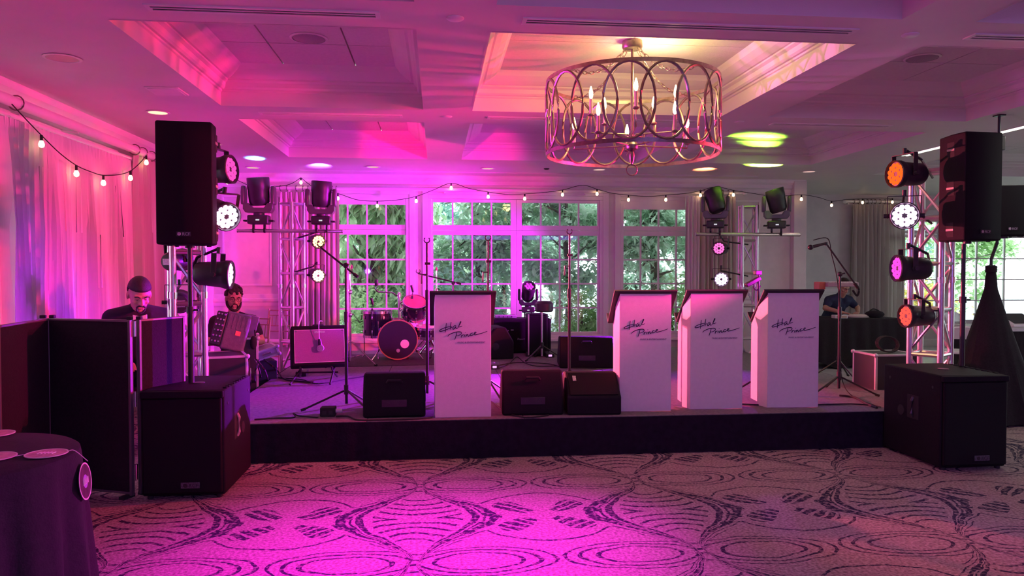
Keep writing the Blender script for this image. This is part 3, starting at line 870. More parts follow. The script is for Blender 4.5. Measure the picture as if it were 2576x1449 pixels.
def moving_head(label, pos, tilt, pan, lensmat, beam=None, body=YOKERED, s=1.0, bsize=.03):
    t = thing('moving_head', label, 'stage light', pos, pan, 'moving head lamps on the cross bars')
    t.scale = (s * .86, s * .92, s)
    MB().bx(-.17, .17, -.11, .11, 0, .13).build('base', BLACKPLASTIC, t, bevel=.02)
    for sx in (-1, 1):
        MB().tube([(sx * .17, -.05, .05), (sx * .235, -.05, .05), (sx * .235, .05, .05), (sx * .17, .05, .05)], .014, 6).build('handle', BLACKPLASTIC, t)
        MB().bx(sx * .09 - .018, sx * .09 + .018, -.02, .02, -.075, 0).build('clamp', BLACKMETAL, t, bevel=.004)
        MB().lathe([(.036, -.015), (.042, -.015), (.042, .015), (.036, .015)], 12, (sx * .09, 0, -.082), 'x').build('clamp_ring', BLACKMETAL, t)
    MB().cyl((0, 0, .13), (0, 0, .16), .09, n=18).build('turntable', BLACKPLASTIC, t)
    MB().prism([(-.24, .30), (-.24, .215), (-.20, .165), (.20, .165), (.24, .215), (.24, .30), (.15, .30), (.10, .235), (-.10, .235), (-.15, .30)], -.09, .09, 'y').build('yoke_bottom', body, t, bevel=.008)
    for sx in (-1, 1):
        MB().prism([(-.095, .28), (.095, .28), (.10, .45), (.07, .55), (-.07, .55), (-.10, .45)], sx * .24 - .035, sx * .24 + .03, 'x').build('yoke_arm', body, t, bevel=.02)
    hd = Matrix.Translation((0, 0, .47)) @ Matrix.Rotation(tilt[0], 4, 'X') @ Matrix.Rotation(tilt[1], 4, 'Y')
    m = MB(); m.M = hd
    m.lathe([(.05, -.20), (.13, -.195), (.165, -.15), (.172, -.05), (.172, .02), (.18, .05), (.182, .19), (.176, .20), (.168, .175)], 26).build('head', BLACKPLASTIC, t)
    m = MB(); m.M = hd
    m.lathe([(.166, .165), (.16, .172), (.01, .18)], 24).build('lens', lensmat, t)
    for k in range(7):
        a = k * PI / 3
        x, y = (0, 0) if k == 6 else (.09 * math.cos(a), .09 * math.sin(a))
        q = MB(); q.M = hd
        q.lathe([(.042, .176), (.036, .186), (.005, .19)], 10, (x, y, 0)).build('led_cell', lensmat, t)
    MB().bx(-.03, .03, -.112, -.109, .05, .07).build('display', glow('white_display', (.9, .9, 1), .8), t)
    if beam:
        tgt, bc, bw, ba, bb = beam
        o0 = Vector(pos) + Matrix.Rotation(pan, 3, 'Z') @ ((hd @ Vector((0, 0, .21))) * s)
        spot('moving_head_beam', o0 + (Vector(tgt) - o0).normalized() * .04, tgt, bc, bw, ba, bb, bsize)
    return t
LB = glow('lens_blue', (.10, .42, 1), 1.2); LI = glow('lens_indigo', (.12, .05, .95), .7); LG = glow('lens_green', (.35, 1, .40), .8); LO = glow('lens_dim', (.05, .04, .07), .5)
zb = at(700, 583, T2.y).z
def crossbar(label, a, b, z):
    a, b = Vector(a), Vector(b)
    t = thing('cross_bar', label, 'bar', (a + b) / 2, 0, 'cross bars on the far truss towers')
    c = t.location
    MB().cyl(a - c, b - c, .024, n=12).build('pipe', ALU, t)
    for e in (a, b): MB().cyl(e - c, e - c + (e - (a + b) / 2).normalized() * .012, .027, n=12).build('end_cap', CHROME, t)
    return t
b0, b1 = at(599, 583, T2.y - .22), at(860, 583, T2.y - .18)
b0.z = b1.z = zb
crossbar('horizontal silver pipe carrying two moving heads on the far left tower', b0, b1, zb)
b2, b3 = at(1752, 592, T3.y - .24), at(2010, 590, T3.y - .24)
b2.z = b3.z = at(1880, 592, T3.y).z
crossbar('horizontal silver pipe carrying two moving heads on the far right tower', b2, b3, b2.z)
def mh(px, bar, *a, **k):
    p = at(px, 583, bar[0].y); p.z = bar[0].z + .085
    return moving_head(a[0], p, *a[1:], **k)
mh(652, (b0, b1), 'moving head lamp with blue lens, left one of the far left pair', (R(8), R(-2)), 0, LB, s=.92, beam=(atz(643, 400, SOF), (.05, .36, 1), 160, 50, .6))
mh(809, (b0, b1), 'moving head lamp with indigo lens beside the far left drape', (R(3), R(3)), 0, LI, s=.86, beam=(atz(805, 415, SOF), (.24, .10, 1), 160, 50, .6))
mh(1799, (b2, b3), 'moving head lamp with dark lens, tilted, left one of the far right pair', (R(-14), R(-17)), R(-18), LO, s=.80, beam=(atz(1775, 425, SOF), (1, .22, .08), 110, 46, .6))
mh(1953, (b2, b3), 'moving head lamp with green lens, tilted, at the right end of its pipe', (R(5), R(-15)), R(-18), LG, s=.82, beam=(at(1910, 350, 9.54), (.42, 1, .05), 4200, 36, .75), bsize=.15)
# ================================================================ LOUDSPEAKERS
def pa_speaker(label, pos, rotz, wd, dp, h, lean=0):
    t = thing('loudspeaker', label, 'speaker', pos, rotz, None)
    wb = wd * .72
    MB().prism([(-wd / 2, -dp / 2 + .02), (wd / 2, -dp / 2 + .02), (wd / 2, 0), (wb / 2, dp / 2), (-wb / 2, dp / 2), (-wd / 2, 0)], 0, h, 'z').build('cabinet', BLACKCAB, t, bevel=.012)
    g = MB()
    n = 8
    vs, fs = [], []
    for i in range(n + 1):
        x = (i / n - .5) * (wd - .012)
        y = -dp / 2 + .018 - .022 * (1 - (2 * i / n - 1) ** 2)
        vs += [(x, y, .012), (x, y, h - .012)]
    for i in range(n): fs.append((2 * i, 2 * i + 2, 2 * i + 3, 2 * i + 1))
    vs += [(-(wd - .012) / 2, -dp / 2 + .022, .012), (-(wd - .012) / 2, -dp / 2 + .022, h - .012), ((wd - .012) / 2, -dp / 2 + .022, .012), ((wd - .012) / 2, -dp / 2 + .022, h - .012)]
    g.add(vs, fs + [(2 * n + 2, 2 * n + 4, 2 * n + 5, 2 * n + 3)])
    g.build('grille', GRILLE, t)
    b = MB().bx(-.045, .045, -dp / 2 - .0075, -dp / 2 - .0035, .055, .085).build('badge', BLACKPLASTIC, t)
    MB().lathe([(.012, 0), (.010, -.002)], 14, (-.028, -dp / 2 - .0085, .070), 'y').build('emblem', BADGE, b)
    text_part('lettering', 'RCF', .028, BADGE, b, (.016, -dp / 2 - .009, .060), (PI / 2, 0, 0), .001)
    for sx in (-1, 1):
        xx = sx * wd / 2
        for hz in (.86, .50, .11):
            p = MB()
            p.prism([(-.045, h * hz - .062), (.02, h * hz - .062), (.035, h * hz - .04), (.035, h * hz + .055), (-.04, h * hz + .055)], xx - .004 * sx, xx + .0015 * sx, 'x')
            hp = p.build('handle_cup', RUBBER, t)
            MB().bx(min(xx, xx + .006 * sx), max(xx, xx + .006 * sx), -.045, .035, h * hz - .014, h * hz + .004).build('handle_bar', PLAS, hp, bevel=.002)
    for sx in (-1, 1):
        for sy in (-1, 1): MB().cyl((sx * wd * .3, sy * dp * .28, -.008), (sx * wd * .3, sy * dp * .28, 0), .016, n=8).build('foot', RUBBER, t)
    MB().cyl((0, 0, -.02), (0, 0, 0), .032, n=14).build('pole_socket', BLACKMETAL, t)
    return t
DIMBADGE = mat('dull_badge', (.10, .10, .11), .5, var=.5, scale=140)
PLAS = mat('grey_handle_plastic', (.42, .38, .30), .45)

def subwoofer(label, x0, x1, y0, y1, h):
    wd, dp = x1 - x0, y1 - y0
    t = thing('subwoofer', label, 'speaker', ((x0 + x1) / 2, (y0 + y1) / 2, 0), 0, None)
    f = .02
    MB().bx(-wd / 2, wd / 2, -dp / 2 + .03, dp / 2, f, h).build('cabinet', BLACKCAB, t, bevel=.012)
    MB().bx(-wd / 2 + .012, wd / 2 - .012, -dp / 2, -dp / 2 + .03, f + .02, h - .05).build('grille', GRILLE, t, bevel=.01)
    MB().bx(-wd / 2, wd / 2, -dp / 2 - .004, -dp / 2 + .03, h - .048, h - .002).build('top_lip', BLACKCAB, t, bevel=.008)
    b = MB().bx(-.06 + .05, .06 + .05, -dp / 2 - .006, -dp / 2, .075, .115).build('badge', DIMBADGE, t, bevel=.004)
    MB().lathe([(.014, 0), (.012, -.002)], 14, (.02, -dp / 2 - .008, .095), 'y').build('emblem', BLACKPLASTIC, b)
    text_part('lettering', 'RCF', .034, BLACKPLASTIC, b, (.072, -dp / 2 - .0075, .083), (PI / 2, 0, 0), .001)
    for sx in (-1, 1):
        p = MB().bx(sx * wd / 2 - .004, sx * wd / 2 + .002, -.09, .05, h * .46, h * .72).build('handle_cup', RUBBER, t, bevel=.002)
        MB().tube([(sx * wd / 2 - .0, -.02, h * .70), (sx * (wd / 2 + .014), -.02, h * .66), (sx * (wd / 2 + .014), -.02, h * .52), (sx * wd / 2, -.02, h * .48)], .011, 8).build('handle_bar', PLAS if sx > 0 else BLACKPLASTIC, p)
        MB().lathe([(.042, 0), (.040, sx * .004), (.01, sx * .005)], 18, (sx * (wd / 2), .13, h * .52), 'x').build('side_socket', RUBBER, t)
        for yy in (-.25, .28): MB().lathe([(.012, 0), (.010, sx * .003)], 10, (sx * wd / 2, yy, h - .1), 'x').build('screw', BLACKMETAL, t)
    for sx in (-1, 1):
        for sy in (-1, 1): MB().cyl((sx * wd * .42, sy * dp * .42, 0), (sx * wd * .42, sy * dp * .42, f), .02, n=10).build('foot', RUBBER, t)
    MB().lathe([(.04, h), (.04, h + .004), (.02, h + .005)], 16).build('pole_socket', BLACKMETAL, t)
    # little stacking ridges along the top rear edge
    for i in range(9): MB().bx(wd / 2 - .03, wd / 2 - .004, -dp / 2 + .10 + i * .062, -dp / 2 + .135 + i * .062, h - .001, h + .007).build('stacking_ridge', BLACKCAB, t, bevel=.003)
    return t
LSX, LSY, RSX, RSY, SH = (-1.905, -1.385), (4.985, 5.70), (3.72, 4.245), (5.115, 5.85), .71
subwoofer('black subwoofer standing on the carpet left of the stage, beside the folding screen', *LSX, *LSY, SH)
subwoofer('black subwoofer standing on the carpet at the right end of the stage', *RSX, *RSY, SH)
def pole(label, x, y, z0, z1):
    t = thing('speaker_pole', label, 'pole', (x, y, z0), 0, None)
    L = z1 - z0
    MB().cyl((0, 0, .006), (0, 0, L * .55), .020, n=14).build('lower_tube', BLACKMETAL, t)
    MB().cyl((0, 0, L * .5), (0, 0, L), .0165, n=14).build('upper_tube', BLACKMETAL, t)
    MB().cyl((0, 0, L * .52), (0, 0, L * .57), .027, n=14).build('collar', BLACKPLASTIC, t)
    MB().tube([(0, 0, L * .545), (.055, -.01, L * .545)], .007, 6).build('lock_knob', BLACKPLASTIC, t)
    return t
px_, py_ = at(478, 650, 5.32).x, 5.32
zs = at(450, 615, 5.15).z
pole('black speaker pole rising from the left subwoofer', px_, py_, SH, zs - .02)
pa_speaker('tall black loudspeaker on a pole at the left, above the folding screen', (px_ + .0, py_, zs), R(6), .355, .36, at(450, 303, 5.15).z - zs)
px2, py2 = at(2424, 650, 5.62).x, 5.62
zs2 = at(2450, 605, 5.45).z
pole('black speaker pole rising from the right subwoofer', px2, py2, SH, zs2 - .02)
pa_speaker('tall black loudspeaker on a pole at the right, side handle showing', (px2 + .03, py2, zs2), R(4), .33, .36, at(2450, 330, 5.45).z - zs2)
p = at(2532, 595, 6.9)
t = pa_speaker('smaller black loudspeaker on the draped stand at the far right', (p.x - .02, 6.9, p.z), R(-14), .30, .30, .50)
# draped tripod stand under it
t = thing('speaker_stand', 'speaker stand under a pointed black cloth cover at the far right', 'speaker stand', (at(2493, 700, 6.9).x, 6.9, 0))
hh = p.z
MB().cyl((0, 0, .3), (0, 0, 1.2), .02, n=12).build('lower_pole', BLACKMETAL, t)
MB().tube([(0, 0, 1.2), (0, 0, 1.6), (.06, 0, hh - .06), (.06, 0, hh - .02)], .016, 10).build('upper_pole', BLACKMETAL, t)
for k in range(3):
    a = R(90 + 120 * k)
    MB().tube([(0, 0, .75), (.47 * math.cos(a), .47 * math.sin(a), .02)], .012, 6).build('leg', BLACKMETAL, t)
vs, fs = [], []
NS = 36
for k, (z, r) in enumerate(((1.50, .035), (1.42, .05), (1.30, .06), (1.0, .15), (.6, .28), (.25, .40), (.02, .49))):
    for i in range(NS):
        a = 2 * PI * i / NS
        tri = 1 - .16 * (1 - math.cos(3 * (a - R(90)))) * .5 * (k / 6)
        wv = 1 + .05 * (k / 6) * math.sin(i * 2.3)
        vs.append((r * tri * wv * math.cos(a), r * tri * wv * math.sin(a), z))
for k in range(6): fs += [(k * NS + i, k * NS + (i + 1) % NS, (k + 1) * NS + (i + 1) % NS, (k + 1) * NS + i) for i in range(NS)]
MB().add(vs, fs).build('cloth_cover', BLACKCLOTH, t)
MB().lathe([(.03, 1.46), (.052, 1.47), (.052, 1.53), (.03, 1.54)], 16).build('collar', BLACKCLOTH, t)

# ================================================================ FOLDING SCREEN
t = thing('folding_screen', 'three panel black folding screen standing at the left', 'screen', (-2.3, 5.2, 0))
PTS = [(-2.56, 4.62), (-2.605, 5.29), (-1.975, 5.05), (-1.95, 5.09), (-1.775, 5.44)]
SCZ = 1.17
FRAME = mat('grey_screen_frame', (.16, .14, .15), .4, metal=.4)
def panel(a, b, m=BLACKCLOTH, light=False):
    a, b = Vector((a[0] + 2.3, a[1] - 5.2, 0)), Vector((b[0] + 2.3, b[1] - 5.2, 0))
    d = (b - a).normalized(); n = Vector((d.y, -d.x, 0)); L = (b - a).length
    M_ = Matrix(((d.x, n.x, 0, a.x), (d.y, n.y, 0, a.y), (0, 0, 1, 0), (0, 0, 0, 1)))
    q = MB(); q.M = M_; q.bx(.012, L - .012, -.010, .010, .04, SCZ - .014); q.build('panel', m, t)
    for bxs in ((0, .018, .02, SCZ), (L - .018, L, .02, SCZ)):
        q = MB(); q.M = M_; q.bx(bxs[0], bxs[1], -.014, .014, bxs[2], bxs[3]); q.build('frame_post', FRAME, t, bevel=.002)
    for z in (.03, SCZ - .014):
        q = MB(); q.M = M_; q.bx(.018, L - .018, -.013, .013, z, z + .014); q.build('frame_rail', FRAME, t, bevel=.002)
    for x in (.05, L - .05):
        q = MB(); q.M = M_; q.bx(x - .02, x + .02, -.05, .05, 0, .02); q.build('foot', RUBBER, t)
panel(PTS[0], PTS[1]); panel(PTS[1], PTS[2]); panel(PTS[3], PTS[4], BLACKCLOTH, True)
for (x, y) in (PTS[1], ((PTS[2][0] + PTS[3][0]) / 2, (PTS[2][1] + PTS[3][1]) / 2)):
    for z in (.12, .6, 1.06): MB().cyl((x + 2.3, y - 5.2, z), (x + 2.3, y - 5.2, z + .10), .010, n=8).build('hinge', CHROME, t)
    for sx in (-.03, .03): MB().bx(x + 2.3 + sx - .016, x + 2.3 + sx + .016, y - 5.2 - .018, y - 5.2 + .018, SCZ, SCZ + .022).build('corner_cap', RUBBER, t, bevel=.004)

# ================================================================ MUSIC STANDS
def stroke_map(px, py): return ((px - 217) / 561.0 - .5, 1 - (py - 95) / 1240.0)
STROKES = [
    [(384, 412), (352, 416), (300, 430), (262, 452), (270, 461), (310, 452), (350, 436), (392, 418)],
    [(330, 378), (327, 405), (324, 440), (319, 472)], [(379, 367), (374, 395), (370, 420), (372, 443)],
    [(428, 402), (410, 406), (398, 424), (396, 438), (408, 437), (424, 414), (426, 424), (430, 436), (444, 430)],
    [(444, 430), (464, 396), (478, 366), (472, 366), (460, 396), (455, 414), (466, 418), (489, 408)],
    [(346, 514), (352, 500), (380, 484), (420, 470), (462, 466), (482, 474), (476, 492), (450, 504), (422, 508)],
    [(437, 472), (430, 500), (420, 528), (414, 545)],
    [(484, 497), (482, 510), (478, 524), (484, 508), (498, 497), (506, 499)],
    [(517, 494), (512, 508), (508, 521)], [(520, 472), (524, 475)],
    [(530, 492), (527, 508), (524, 519), (534, 500), (546, 494), (548, 506), (550, 514), (564, 504), (572, 486)],
    [(596, 480), (582, 482), (570, 496), (574, 506), (594, 500), (608, 490)],
    [(608, 490), (624, 482), (630, 472), (618, 472), (610, 488), (620, 498), (650, 492), (690, 482), (742, 464)]]
def podium(label, x0, x1, y, rotz, wings, h=.985, desk_w=.53, gap=True):
    wd = x1 - x0
    t = thing('music_stand', label, 'music stand', ((x0 + x1) / 2, y, SZ), rotz, 'white fold out bandstand fronts')
    q = wd / 2
    MB().bx(-q, q, 0, .008, .004, h).build('front_panel', WHITEBOARD, t, bevel=.0015)
    sl = .34                                           # desk slope run
    top = lambda yy: h - max(0, yy - .01) * .95
    def side(a, b, nm):
        a3, b3 = Vector((a[0], a[1])), Vector((b[0], b[1]))
        d = (b3 - a3).normalized(); n = Vector((d.y, -d.x)) * .004
        m = MB()
        vs = []
        for s in (1, -1):
            for p in (a3, b3):
                vs += [(p.x + n.x * s, p.y + n.y * s, .004 + (.03 if nm == 'side_panel' else 0)), (p.x + n.x * s, p.y + n.y * s, top(p.y) - .012)]
        m.add(vs, [(0, 2, 3, 1), (4, 5, 7, 6), (0, 1, 5, 4), (2, 6, 7, 3), (1, 3, 7, 5), (0, 4, 6, 2)])
        return m.build(nm, WHITEBOARD, t)
    for sx in (-1, 1):
        a, b, c = (sx * (q - .002), .006), (sx * (q + wings[0]), wings[1]), (sx * (q + wings[0] - .012), wings[2])
        side(a, b, 'wing_panel'); side((b[0] - sx * .004, b[1] + .004), c, 'side_panel')
    # sloped black desk with its lip at the player's side
    D = Matrix.Translation((0, .0, h + .012)) @ Matrix.Rotation(R(-43), 4, 'X')
    m = MB(); m.M = D; m.bx(-desk_w / 2, desk_w / 2, -.02, .40, -.006, .012); m.build('desk', BLACKPLASTIC, t, bevel=.003)
    m = MB(); m.M = D; m.bx(-desk_w / 2, desk_w / 2, .39, .402, -.006, .10); m.build('desk_lip', BLACKPLASTIC, t, bevel=.002)
    for st in STROKES:
        pts = [stroke_map(*p) for p in st]
        pts = smooth_pts([(x * wd, -.0005, z * h) for x, z in pts], 4)
        n = len(pts)
        MB().tube(pts, [.0022 + .0013 * math.sin(PI * min(1, (i + .5) / n)) for i in range(n)], 5).build('script_stroke', INK, t)
    text_part('small_lettering', 'MUSIC & ENTERTAINMENT', .0185, GREYINK, t, (((420 + 745) / 2 - 217) / 561 * wd - q, -.0012, (1 - (581 - 95) / 1240) * h), (PI / 2, 0, 0), .001)
    return t
zf = lambda px, py: atz(px, py, SZ).x
PY = 5.955
podium('white music stand with script lettering, alone in the centre of the stage', zf(1095, 1052), zf(1235, 1050), 5.935, 0, (.004, .10, .26))
podium('white music stand with script lettering, leftmost of the right hand three', at(1560, 900, 6.04).x, at(1687, 900, 6.04).x, 6.04, R(-3), (.012, .12, .28))
podium('white music stand with script lettering, middle of the right hand three', at(1738, 900, 6.08).x, at(1867, 900, 6.08).x, 6.08, R(-2), (.03, .13, .30))
podium('white music stand with script lettering, rightmost, beside the boom microphone', at(1932, 900, 6.08).x, at(2058, 900, 6.08).x, 6.08, R(-2), (.034, .13, .30))
# black base mats the stands rest on are part of the stage edge

# ================================================================ WEDGE MONITORS
def wedge(label, pos, rotz, wd, dp, h, kind='wedge', m=BLACKCAB, flip=False):
    t = thing('stage_monitor', label, 'stage monitor', pos, rotz, 'black wedge monitors on the stage')
    if kind == 'wedge':      # front (-y) is the tall back of the wedge, baffle looks up towards +y
        prof = [(-dp / 2, 0), (dp / 2, 0), (dp / 2, h * .30), (-dp * .02, h), (-dp * .28, h), (-dp / 2, h * .55)]
        MB().prism(prof, -wd / 2, wd / 2, 'x').build('cabinet', m, t, bevel=.018)
        n = Vector((0, h * .7, dp * .52)).normalized()
        a, b = Vector((0, dp / 2, h * .30)), Vector((0, -dp * .02, h))
        g = MB(); lo, hi = a.lerp(b, .07), a.lerp(b, .93)
        g.add([(s * (wd / 2 - .03), p.y + n.y * o, p.z + n.z * o) for o in (0, .012) for p in (lo, hi) for s in (-1, 1)],
              [(0, 1, 3, 2), (4, 6, 7, 5), (0, 2, 6, 4), (1, 5, 7, 3), (0, 4, 5, 1), (2, 3, 7, 6)])
        g.build('grille', GRILLE, t)
        MB().bx(-.10, .10, -dp / 2 - .003, -dp / 2 + .004, h * .25, h * .42).build('connector_plate', BLACKMETAL, t, bevel=.002)
        for k in range(2): MB().lathe([(.013, 0), (.013, -.006), (.008, -.006)], 12, (-.05 + .1 * k, -dp / 2 - .003, h * .33), 'y').build('socket', BLACKMETAL, t)
        MB().tube([(-.06, -dp * .40, h * .80), (-.05, -dp * .44, h * .86), (.05, -dp * .44, h * .86), (.06, -dp * .40, h * .80)], .010, 8).build('handle', RUBBER, t)
    else:                    # baffle looks towards the audience
        prof = [(-dp / 2, 0), (dp / 2, 0), (dp / 2, h * .85), (dp * .40, h), (dp * .1, h), (-dp / 2, h * .48)]
        MB().prism(prof, -wd / 2, wd / 2, 'x').build('cabinet', m, t, bevel=.016)
        a, b = Vector((0, -dp / 2, h * .48)), Vector((0, dp * .1, h))
        n = Vector((0, -(b.z - a.z), b.y - a.y)).normalized()
        lo, hi = a.lerp(b, .06), a.lerp(b, .94)
        g = MB()
        g.add([(s * (wd / 2 - .025), p.y + n.y * o, p.z + n.z * o) for o in (-.004, .008) for p in (lo, hi) for s in (-1, 1)],
              [(0, 1, 3, 2), (4, 6, 7, 5), (0, 2, 6, 4), (1, 5, 7, 3), (0, 4, 5, 1), (2, 3, 7, 6)])
        g.build('grille', GRILLE, t)
        c = a.lerp(b, .72) + n * .010
        r = MB(); r.M = Matrix.Translation((-wd * .33, c.y, c.z)) @ Matrix.Rotation(math.atan2(b.z - a.z, b.y - a.y), 4, 'X')
        r.bx(-.014, .014, -.03, .03, -.001, .003); r.build('badge', BADGE, t)
    for sx in (-1, 1):
        MB().lathe([(.05, 0), (.045, sx * .003), (.01, sx * .003)], 14, (sx * wd / 2, 0, h * .4), 'x').build('side_socket', RUBBER, t)
    return t
def wd_at(x0, x1, y): return at(x1, 1000, y).x - at(x0, 1000, y).x
wedge('black covered wedge monitor at the stage edge, left of the centre music stand', (at(994, 1000, 6.18).x, 6.2, SZ), R(1), wd_at(917, 1070, 6.18), .42, .345)
wedge('black covered wedge monitor at the stage edge, right of the centre music stand', (at(1336, 1000, 6.15).x, 6.18, SZ), R(-2), wd_at(1262, 1412, 6.15), .42, .355)
wedge('smaller wedge monitor with silver badge beside the middle music stands', (at(1487, 1000, 6.12).x, 6.13, SZ), R(-3), wd_at(1422, 1552, 6.12), .40, .315, 'front')
wedge('black wedge monitor behind the microphone stands near the back windows', (at(1472, 900, 9.0).x, 9.0, SZ), R(-6), wd_at(1407, 1540, 9.0), .50, .37)
wedge('black wedge monitor turned sideways behind the centre music stand', (at(1236, 860, 10.0).x, 10.0, SZ), R(98), .52, .50, .42)

# ================================================================ MICROPHONE STANDS
def clip(parent, p, d, empty=True):
    """open U shaped clip at p"""
    p = Vector(p)
    pts = [p + Vector((.026 * math.sin(a), 0, .03 - .026 * math.cos(a))) for a in [R(-140 + 28 * i) for i in range(11)]]
    return MB().tube(pts, .006, 6).build('clip', BLACKPLASTIC, parent)
def mic_body(parent, p, d, L=.16):
    p, d = Vector(p), Vector(d).normalized()
    h = MB().cyl(p, p + d * L, .011, .017, 10).build('handheld_microphone', BLACKPLASTIC, parent)
    MB().sph(p + d * (L + .018), .026, 12, 8).build('mesh_head', BLACKMETAL, h)
    return h
def tripod(t, base_h=.0, r=.30, m=BLACKMETAL, hub=.16, a0=20, spread=None):
    for k in range(3):
        a = R(a0 + 120 * k)
        MB().tube([(.02 * math.cos(a), .02 * math.sin(a), hub), (r * math.cos(a), r * math.sin(a), .014)], .009, 6).build('leg', m, t)
        MB().tube([(r * .93 * math.cos(a), r * .93 * math.sin(a), .022), (r * 1.04 * math.cos(a), r * 1.04 * math.sin(a), .012)], .012, 6).build('rubber_foot', RUBBER, t)
    MB().cyl((0, 0, hub - .03), (0, 0, hub + .05), .022, n=10).build('hub', BLACKPLASTIC, t)
def mic_stand(label, base, top_z, boom=None, mic=None, a0=20, low=.78, m_low=BLACKMETAL, r=.30, extras=True):
    t = thing('microphone_stand', label, 'microphone stand', base, 0, 'microphone stands')
    tripod(t, a0=a0, r=r)
    H = top_z - base[2]
    MB().cyl((0, 0, .05), (0, 0, min(low, H * .7)), .0135, n=10).build('lower_tube', m_low, t)
    MB().cyl((0, 0, min(low, H * .7) - .02), (0, 0, H), .0095, n=10).build('upper_tube', BLACKMETAL, t)
    MB().cyl((0, 0, min(low, H * .7) - .04), (0, 0, min(low, H * .7) + .05), .018, n=10).build('clutch', BLACKPLASTIC, t)
    if boom:
        a, b = Vector(boom[0]) - Vector(base), Vector(boom[1]) - Vector(base)
        MB().cyl(a, b, .0085, n=8).build('boom_arm', BLACKMETAL, t)
        MB().sph((0, 0, H), .024, 10, 8).build('boom_joint', BLACKPLASTIC, t)
        MB().cyl(a.lerp(b, .0), a.lerp(b, .10), .015, n=10).build('counterweight', RUBBER, t)
        MB().tube([(0, 0, H), (.03, -.04, H + .01)], .008, 6).build('wing_knob', BLACKPLASTIC, t)
        tip = b
    else:
        tip = Vector((0, 0, H))
        if extras:
            MB().tube([(0, 0, H * .80), (-.045, -.01, H * .80), (-.05, -.01, H * .74)], .007, 6).build('cable_hook', BLACKPLASTIC, t)
            MB().cyl((-.02, 0, H * .87), (.03, 0, H * .87), .012, n=8).build('knob', BLACKPLASTIC, t)
    if mic: 
        mic_body(t, tip, Vector(mic))
        MB().cyl(tip - Vector((0, 0, .02)), tip + Vector((0, 0, .01)), .014, n=10).build('clip', BLACKPLASTIC, t)
    else: clip(t, tip, None)
    return t
bA = atz(872, 1030, SZ)
mic_stand('boom microphone stand at the front left, arm leaning over the guitar amplifier', bA, at(866, 668, bA.y).z, (at(900, 697, bA.y), at(806, 622, bA.y + .1)), None, a0=70, r=.36)
bB = atz(1075, 1003, SZ)
mic_stand('straight microphone stand with empty clip left of the centre music stand', bB, at(1073, 612, bB.y).z, None, None, a0=-10, low=.95)
bC = atz(1228, 1000, SZ)
mic_stand('straight microphone stand with empty clip just behind the centre music stand', bC, at(1229, 606, bC.y).z, None, None, a0=50, low=.92)
bD = atz(1432, 985, SZ)
mic_stand('straight microphone stand with empty clip before the right half of the double window', bD, at(1428, 590, bD.y).z, None, None, a0=15, low=.95)
bF = atz(2110, 990, SZ)
mt = mic_stand('boom microphone stand with a microphone, right of the last music stand', bF, at(2106, 690, bF.y).z, (at(2158, 724, bF.y), at(2078, 612, bF.y + .05)), (-.3, -.05, -.07), a0=200, r=.34)
bG = atz(1363, 905, SZ)
tG = thing('percussion_stand', 'slim tripod stand holding a dark pad in front of the bass cabinets', 'stand', bG)
tripod(tG, r=.30, a0=-20, hub=.18)
hG = at(1363, 775, bG.y).z - SZ
MB().cyl((0, 0, .05), (0, 0, hG), .012, n=10).build('tube', ALU, tG)
MB().lathe([(.10, hG - .05), (.12, hG - .03), (.12, hG + .06), (.09, hG + .09), (.01, hG + .095)], 18, (.03, 0, 0)).build('pad', BLACKPLASTIC, tG)
MB().tube([(-.10, 0, hG + .03), (.0, 0, hG - .01), (.12, 0, hG + .04)], .012, 6).build('arm', BLACKMETAL, tG)
bE = atz(1140, 905, SZ); bE.y = 9.55; bE.x = at(1140, 715, 9.55).x
mic_stand('low boom stand behind the centre music stand, arm spread to both sides', (bE.x, bE.y, SZ), at(1140, 712, 9.55).z, (at(1160, 714, 9.55), at(1052, 688, 9.6)), None, a0=0, r=.28)

# mic cable on the right boom stand
tag(MB().tube(smooth_pts([at(2046, 604, bF.y - .02), at(2082, 600, bF.y - .03), at(2092, 640, bF.y), at(2104, 690, bF.y), at(2112, 760, bF.y - .03), at(2112, 860, bF.y - .03), at(2120, 960, bF.y - .02), atz(2150, 1000, SZ + .008), atz(2215, 1024, SZ + .008)], 6), .0045, 6).build('cable', RUBBER), 'black microphone cable running down the right boom stand', 'cable')

# ================================================================ DRUM KIT
def drum(name, label, pos, rad, dep, rot, head=HEADSKIN, hoop=CHROME, lugs=8, shell=DARKLACQ, legs=None, tint=None):
    """axis along local z, centred"""
    t = thing(name, label, 'drum', pos, 0, None)
    t.rotation_euler = rot
    MB().lathe([(rad - .004, -dep / 2), (rad, -dep / 2 + .005), (rad, dep / 2 - .005), (rad - .004, dep / 2)], 36).build('shell', shell, t)
    for s in (-1, 1):
        MB().lathe([(rad - .004, s * dep / 2), (rad - .006, s * (dep / 2 + .004)), (.01, s * (dep / 2 + .005))], 36).build('head', head, t)
        MB().lathe([(rad + .001, s * (dep / 2 - .022)), (rad + .009, s * (dep / 2 - .022)), (rad + .009, s * (dep / 2 + .012)), (rad - .003, s * (dep / 2 + .012)), (rad - .003, s * (dep / 2 + .005)), (rad + .001, s * (dep / 2 + .003))], 36).build('hoop', hoop, t)
    for k in range(lugs):
        a = 2 * PI * k / lugs + .2
        for s in (-1, 1):
            q = MB(); q.M = Matrix.Rotation(a, 4, 'Z')
            q.bx(rad, rad + .018, -.010, .010, s * dep * .28 - .022, s * dep * .28 + .022)
            lg = q.build('lug', CHROME, t, bevel=.004)
            q = MB(); q.M = Matrix.Rotation(a, 4, 'Z')
            q.cyl((rad + .013, 0, s * dep * .28), (rad + .013, 0, s * (dep / 2 + .018)), .0035, n=6); q.build('tension_rod', CHROME, t)
    return t
